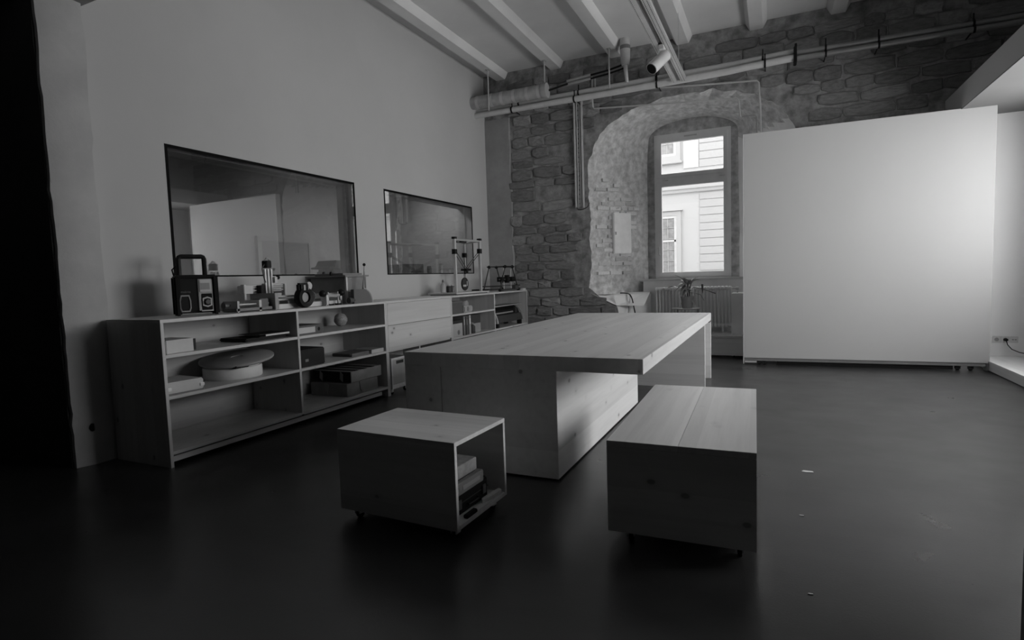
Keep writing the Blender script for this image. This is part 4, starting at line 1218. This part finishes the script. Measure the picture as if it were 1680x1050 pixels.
for yy in (-.125, .125):
    MB().box(.130, .146, yy-.018, yy+.018, .030, .055).build('corner_fitting', STEEL, wb, bevel=.003)
b2 = thing('ring_binder', 'dark ring binder with white label lying on the upper middle shelf', 'binder', (-4.13, 4.02, Z1S))
MB().box(-.15, .135, -.165, .165, 0, .090).build('cover', plain(0.07, 0.5), b2, bevel=.004)
MB().box(.1352, .137, -.15, .055, .018, .072).build('label', plain(0.45, 0.7), b2)
MB().lathe([(.0001, .139), (.012, .139), (.018, .1365)], (0, .105, .045), 0, 14).build('finger_hole', BLACK, b2)
bx = thing('dark_case', 'black case with small latch on the lower middle shelf', 'case', (-4.15, 4.03, Z2S))
MB().box(-.17, .15, -.165, .165, 0, .165).build('body', plain(0.022, 0.7), bx, bevel=.010)
MB().box(.148, .156, -.10, -.06, .05, .075).build('latch', plain(0.35, 0.3, 0.7), bx)
ball = thing('woven_ball', 'grey knobbly woven ball on the upper middle shelf', 'ball', (-4.38, 4.86, Z1S))
bm_ = MB().sphere((0, 0, .072), .072, 24, 16)
for v in bm_.bm.verts:
    n_ = (v.co-Vector((0, 0, .072)))
    v.co += n_.normalized()*(.006*noise.noise(v.co*45)+.003*noise.noise(v.co*110))
bm_.build('weave', plain(0.24, 0.8, var=.35, scale=40), ball, smooth=True)
s1 = thing('flat_book', 'grey flat book lying on the shelf right of the black case', 'book', (-4.16, 4.76, Z2S))
MB().box(-.13, .14, -.16, .12, 0, .034).build('cover', plain(0.10, 0.6), s1, bevel=.003)
s2 = thing('flat_book', 'white paged book at the right end of the middle shelf', 'book', (-4.12, 4.98, Z2S))
MB().box(-.13, .13, -.095, .115, 0, .038).build('pages', plain(0.42, 0.7), s2, bevel=.002)
MB().box(-.132, .131, -.096, .116, .0385, .042).build('cover', plain(0.30, 0.6), s2)
def strapped(name, label, loc, w, d, h, v, dark):
    t_ = thing(name, label, 'box', loc)
    MB().box(-d, 0, 0, w, 0, h).build('body', plain(v, 0.8, var=.12), t_, bevel=.004)
    if dark:
        MB().box(-d-.002, -.003, -.004, 0.0-.0005, .004, h-.004).build('dark_side', plain(0.012, 0.6), t_)
        for yy in (.06, .20, .33):
            MB().box(-d, .003, yy, yy+.05, h+.0005, h+.006).build('strap', plain(0.03, 0.7), t_)
        for xx in (-.42, -.14):
            MB().prism([(xx, h), (xx+.035, h*.75), (xx+.03, .0), (xx-.01, h*.3)], -.008, -.0045, 1).build('ribbon', plain(0.26, 0.7), t_)
    else:
        MB().box(-d, .004, .16, .185, h+.0004, h+.003).build('strap', plain(0.2, 0.7), t_)
        MB().prism([(.19, h), (.25, h*.9), (.235, h*.12), (.205, h*.35)], .001, .006, 0).build('ribbon', plain(0.20, 0.7), t_)
        MB().prism([(-.30, h), (-.24, h*.95), (-.262, h*.2), (-.285, h*.4)], -.007, -.001, 1).build('ribbon', plain(0.28, 0.7), t_)
    return t_
strapped('strapped_box', 'lower of two strapped boxes on the bottom shelf', (-4.02, 4.50, Z3S), .50, .50, .135, .22, False)
strapped('strapped_box', 'upper dark strapped box with ribbons on the bottom shelf', (-4.01, 4.56, Z3S+.142), .50, .52, .115, .22, True)

# --- right hand unit: clutter and a cutting plotter
c1 = thing('clutter_box', 'dark cardboard box at the left of the far upper shelf', 'box', (-4.14, 6.78, Z1S))
MB().box(-.16, .12, -.17, .17, 0, .15).build('body', plain(0.07, 0.7), c1, bevel=.004)
MB().box(-.165, .125, -.175, .175, .1505, .175).build('lid', plain(0.10, 0.7), c1, bevel=.004)
c2 = thing('desk_device', 'small pale round device on the far upper shelf', 'device', (-4.10, 7.12, Z1S))
MB().box(-.08, .09, -.14, .12, 0, .095).build('body', plain(0.30, 0.5), c2, bevel=.015)
MB().lathe([(.075, .096), (.078, .13), (.06, .165), (.0001, .172)], (0, 0, 0), 2, 20).build('dome', plain(0.22, 0.5), c2, smooth=True)
MB().lathe([(.0001, .094), (.030, .094), (.036, .0905)], (0, -.03, .05), 0, 16).build('lens', plain(0.14, 0.3), c2)
c3 = thing('carton', 'pale carton at the left of the far lower shelf', 'carton', (-4.12, 6.74, .5055))
MB().box(-.15, .13, -.14, .14, 0, .185).build('body', plain(0.34, 0.7), c3, bevel=.003)
MB().lathe([(.0001, .1335), (.03, .1335), (.034, .1305)], (0, .03, .06), 0, 14).build('print', plain(0.14, 0.6), c3)
MB().box(-.15, .13, -.14, .14, .1855, .23).build('dark_top', plain(0.03, 0.6), c3, bevel=.003)
for i, (yy, w, h, v, lab) in enumerate(((6.955, .05, .27, .16, 'grey folder upright in the far lower shelf'), (7.03, .06, .26, .06, 'dark folder upright in the far lower shelf'), (7.12, .05, .275, .34, 'pale folder upright in the far lower shelf'))):
    fo = thing('upright_folder', lab, 'folder', (-4.12, yy, .5055))
    MB().box(-.14, .12, -w/2, w/2, 0, h).build('cover', plain(v, 0.6), fo, bevel=.003)
    MB().box(.1202, .1215, -w*.3, w*.3, h*.55, h*.85).build('label', plain(v*1.6+.05, 0.7), fo)
c6 = thing('dark_canister', 'dark canister with cap in the far lower shelf', 'canister', (-4.04, 7.24, .5055))
MB().lathe([(.0001, 0), (.048, 0), (.050, .01), (.050, .10), (.030, .125), (.022, .13)], seg=18).build('body', plain(0.05, 0.5), c6, smooth=True)
MB().lathe([(.024, .1305), (.024, .155), (.02, .16)], seg=14).build('cap', plain(0.2, 0.5), c6)
c7 = thing('storage_box', 'two tone storage box in the far lower shelf', 'box', (-4.20, 7.42, .5055))
MB().box(-.15, .12, -.13, .17, 0, .13).build('body', plain(0.26, 0.7), c7, bevel=.003)
MB().box(-.15, .12, -.13, .17, .1305, .265).build('dark_lid', plain(0.05, 0.7), c7, bevel=.003)
vp = thing('cutting_plotter', 'black cutting plotter with curved grey end cheeks in the corner shelf', 'plotter', (-4.03, 8.48, .5055))
prof = [(.05, .07), (.045, .12), (.02, .20), (-.03, .27), (-.10, .325), (-.16, .34), (-.26, .34), (-.30, .30), (-.30, .07)]
for yy, w, v in ((-.52, .03, .46), (.49, .03, .34)):
    MB().prism([(a+.012, c) for a, c in prof], yy, yy+w, 1).build('end_cheek', plain(v, 0.5), vp, bevel=.004)
MB().prism([(.04, .075), (.035, .12), (.008, .19), (-.06, .19), (-.06, .10), (-.28, .08)], -.49, .49, 1).build('front_cover', plain(0.05, 0.35), vp)
MB().prism([(-.06, .19), (-.02, .19), (-.045, .265), (-.12, .32), (-.28, .33), (-.28, .08)], -.49, .49, 1).build('body', BLACK, vp)
MB().box(-.26, .02, -.52, .52, .335, .350).build('top_cover', plain(0.30, 0.5), vp, bevel=.004)
MB().cyl((-.012, -.48, .225), (-.012, .20, .225), .014).build('carriage_bar', plain(0.40, 0.4, 0.4), vp)
MB().box(-.05, .00, .28, .36, .20, .29).build('blade_carriage', plain(0.04, 0.4), vp, bevel=.004)
for yy in (-.46, .42):
    MB().box(-.02, .04, yy-.035, yy+.035, 0, .07).build('foot', BLACK, vp)
    MB().box(-.28, -.22, yy-.035, yy+.035, 0, .07).build('foot', BLACK, vp)

# ================================================================== THINGS INSIDE THE CUBE SEAT
RZ = -0.0377
def incube(name, label, cat, x, y, z):
    return thing(name, label, cat, cube_pt(x, y, z), RZ)
cs = incube('tool_case', 'black hard case with latches inside the cube seat', 'case', .56, .215, .0825)
MB().box(-.20, .140, -.165, .20, 0, .118).build('body', plain(0.010, 0.5), cs, bevel=.008)
MB().box(.1405, .144, -.165, .20, .062, .066).build('seam', plain(0.05, 0.4), cs)
for yy in (-.10, .15):
    MB().box(.1405, .149, yy-.018, yy+.018, .035, .085).build('latch', plain(0.22, 0.3, 0.8), cs, bevel=.002)
MB().tube([(.140, -.02, .045), (.150, -.02, .035), (.150, .08, .035), (.140, .08, .045)], .006, 8).build('handle', BLACK, cs)
r1 = incube('lever_binder', 'grey lever arch binder lying on the black case in the cube seat', 'binder', .57, .19, .2015)
MB().box(-.22, .15, -.15, .15, 0, .062).build('cover', plain(0.17, 0.6), r1, bevel=.003)
MB().box(.1502, .1515, -.06, .11, .020, .042).build('label', plain(0.27, 0.7), r1)
MB().lathe([(.014, .1515), (.018, .153), (.018, .1502)], (0, -.115, .031), 0, 16).build('ring_hole', plain(0.34, 0.3, 0.5), r1)
MB().lathe([(.0001, .1512), (.0135, .1512), (.0135, .1503)], (0, -.115, .031), 0, 14).build('finger_hole', BLACK, r1)
r2 = incube('lever_binder', 'pale speckled lever arch binder on top of the stack in the cube seat', 'binder', .55, .14, .2645)
MB().box(-.22, .15, -.115, .165, .010, .078).build('cover', plain(0.27, 0.6, var=.2, scale=30), r2, bevel=.003)
MB().box(-.21, .14, -.11, .16, 0, .0095).build('shadow_board', plain(0.03, 0.6), r2)
pp = incube('loose_paper', 'white loose papers at the front edge inside the cube seat', 'paper', .735, .34, .0825)
MB().prism([(-.02, -.14), (.02, -.13), (.022, .15), (-.01, .155), (-.025, .05)], 0, .004, 2).build('sheet', PAPER, pp)
MB().prism([(-.02, -.02), (-.004, -.04), (.018, .05), (.016, .14), (-.006, .15), (-.018, .08)], .0042, .024, 2).build('crumpled_sheet', plain(0.55, 0.8), pp)
ph = incube('black_gadget', 'small black gadget lying in front of the case in the cube seat', 'gadget', .742, .155, .0825)
MB().box(-.012, .016, -.05, .05, 0, .020).build('body', BLACK, ph, bevel=.004)

# --- room behind the glazing: cabinet with a hooded machine, low dark cabinet, small things on the sill
nc = thing('side_cabinet', 'grey cabinet standing behind the larger glazed opening', 'cabinet', (-5.55, 6.05, 0))
MB().box(-.30, .25, -.30, .32, .05, 1.36).build('body', plain(0.25, 0.6), nc, bevel=.004)
MB().box(-.32, .27, -.32, .34, 1.361, 1.385).build('top_board', plain(0.3, 0.6), nc, bevel=.003)
MB().box(-.28, .23, -.28, .30, 0, .049).build('plinth', DKGREY, nc)
hm = thing('hooded_machine', 'dark hooded machine behind the glazing above the grey box', 'machine', (-5.55, 6.05, 1.3855))
MB().box(-.16, .16, -.16, .26, 0, .11).build('body', plain(0.09, 0.6), hm, bevel=.03)
MB().prism([(-.24, .115), (.28, .115), (.28, .135), (.26, .23), (-.10, .23), (-.15, .15), (-.24, .14)], -.17, .17, 0).build('hood', plain(0.06, 0.6), hm, bevel=.01)
dc = thing('dark_cabinet', 'dark cabinet seen through the smaller glazed opening', 'cabinet', (-6.4, 8.90, 0))
MB().box(-.42, .30, -.22, .22, .05, 1.62).build('body', plain(0.10, 0.6), dc, bevel=.004)
MB().box(-.02, -.012, -.2225, -.2201, .08, 1.58).build('door_gap', BLACK, dc)
MB().box(-.40, .28, -.20, .20, 0, .049).build('plinth', BLACK, dc)
for yy, h, v, lab in ((7.42, .11, .12, 'dark tin on the inner sill of the smaller glazed opening'), (7.75, .15, .5, 'pale tube on the inner sill of the smaller glazed opening')):
    t_ = thing('sill_tin', lab, 'tin', (-4.86, yy, W2[2]+.0005))
    MB().lathe([(.0001, 0), (.035, 0), (.036, .01), (.036, h-.01), (.03, h)], seg=16).build('body', plain(v, 0.5), t_, smooth=True)
    MB().lathe([(.031, h+.0003), (.031, h+.018), (.0001, h+.019)], seg=16).build('lid', plain(v*.7, 0.5), t_)
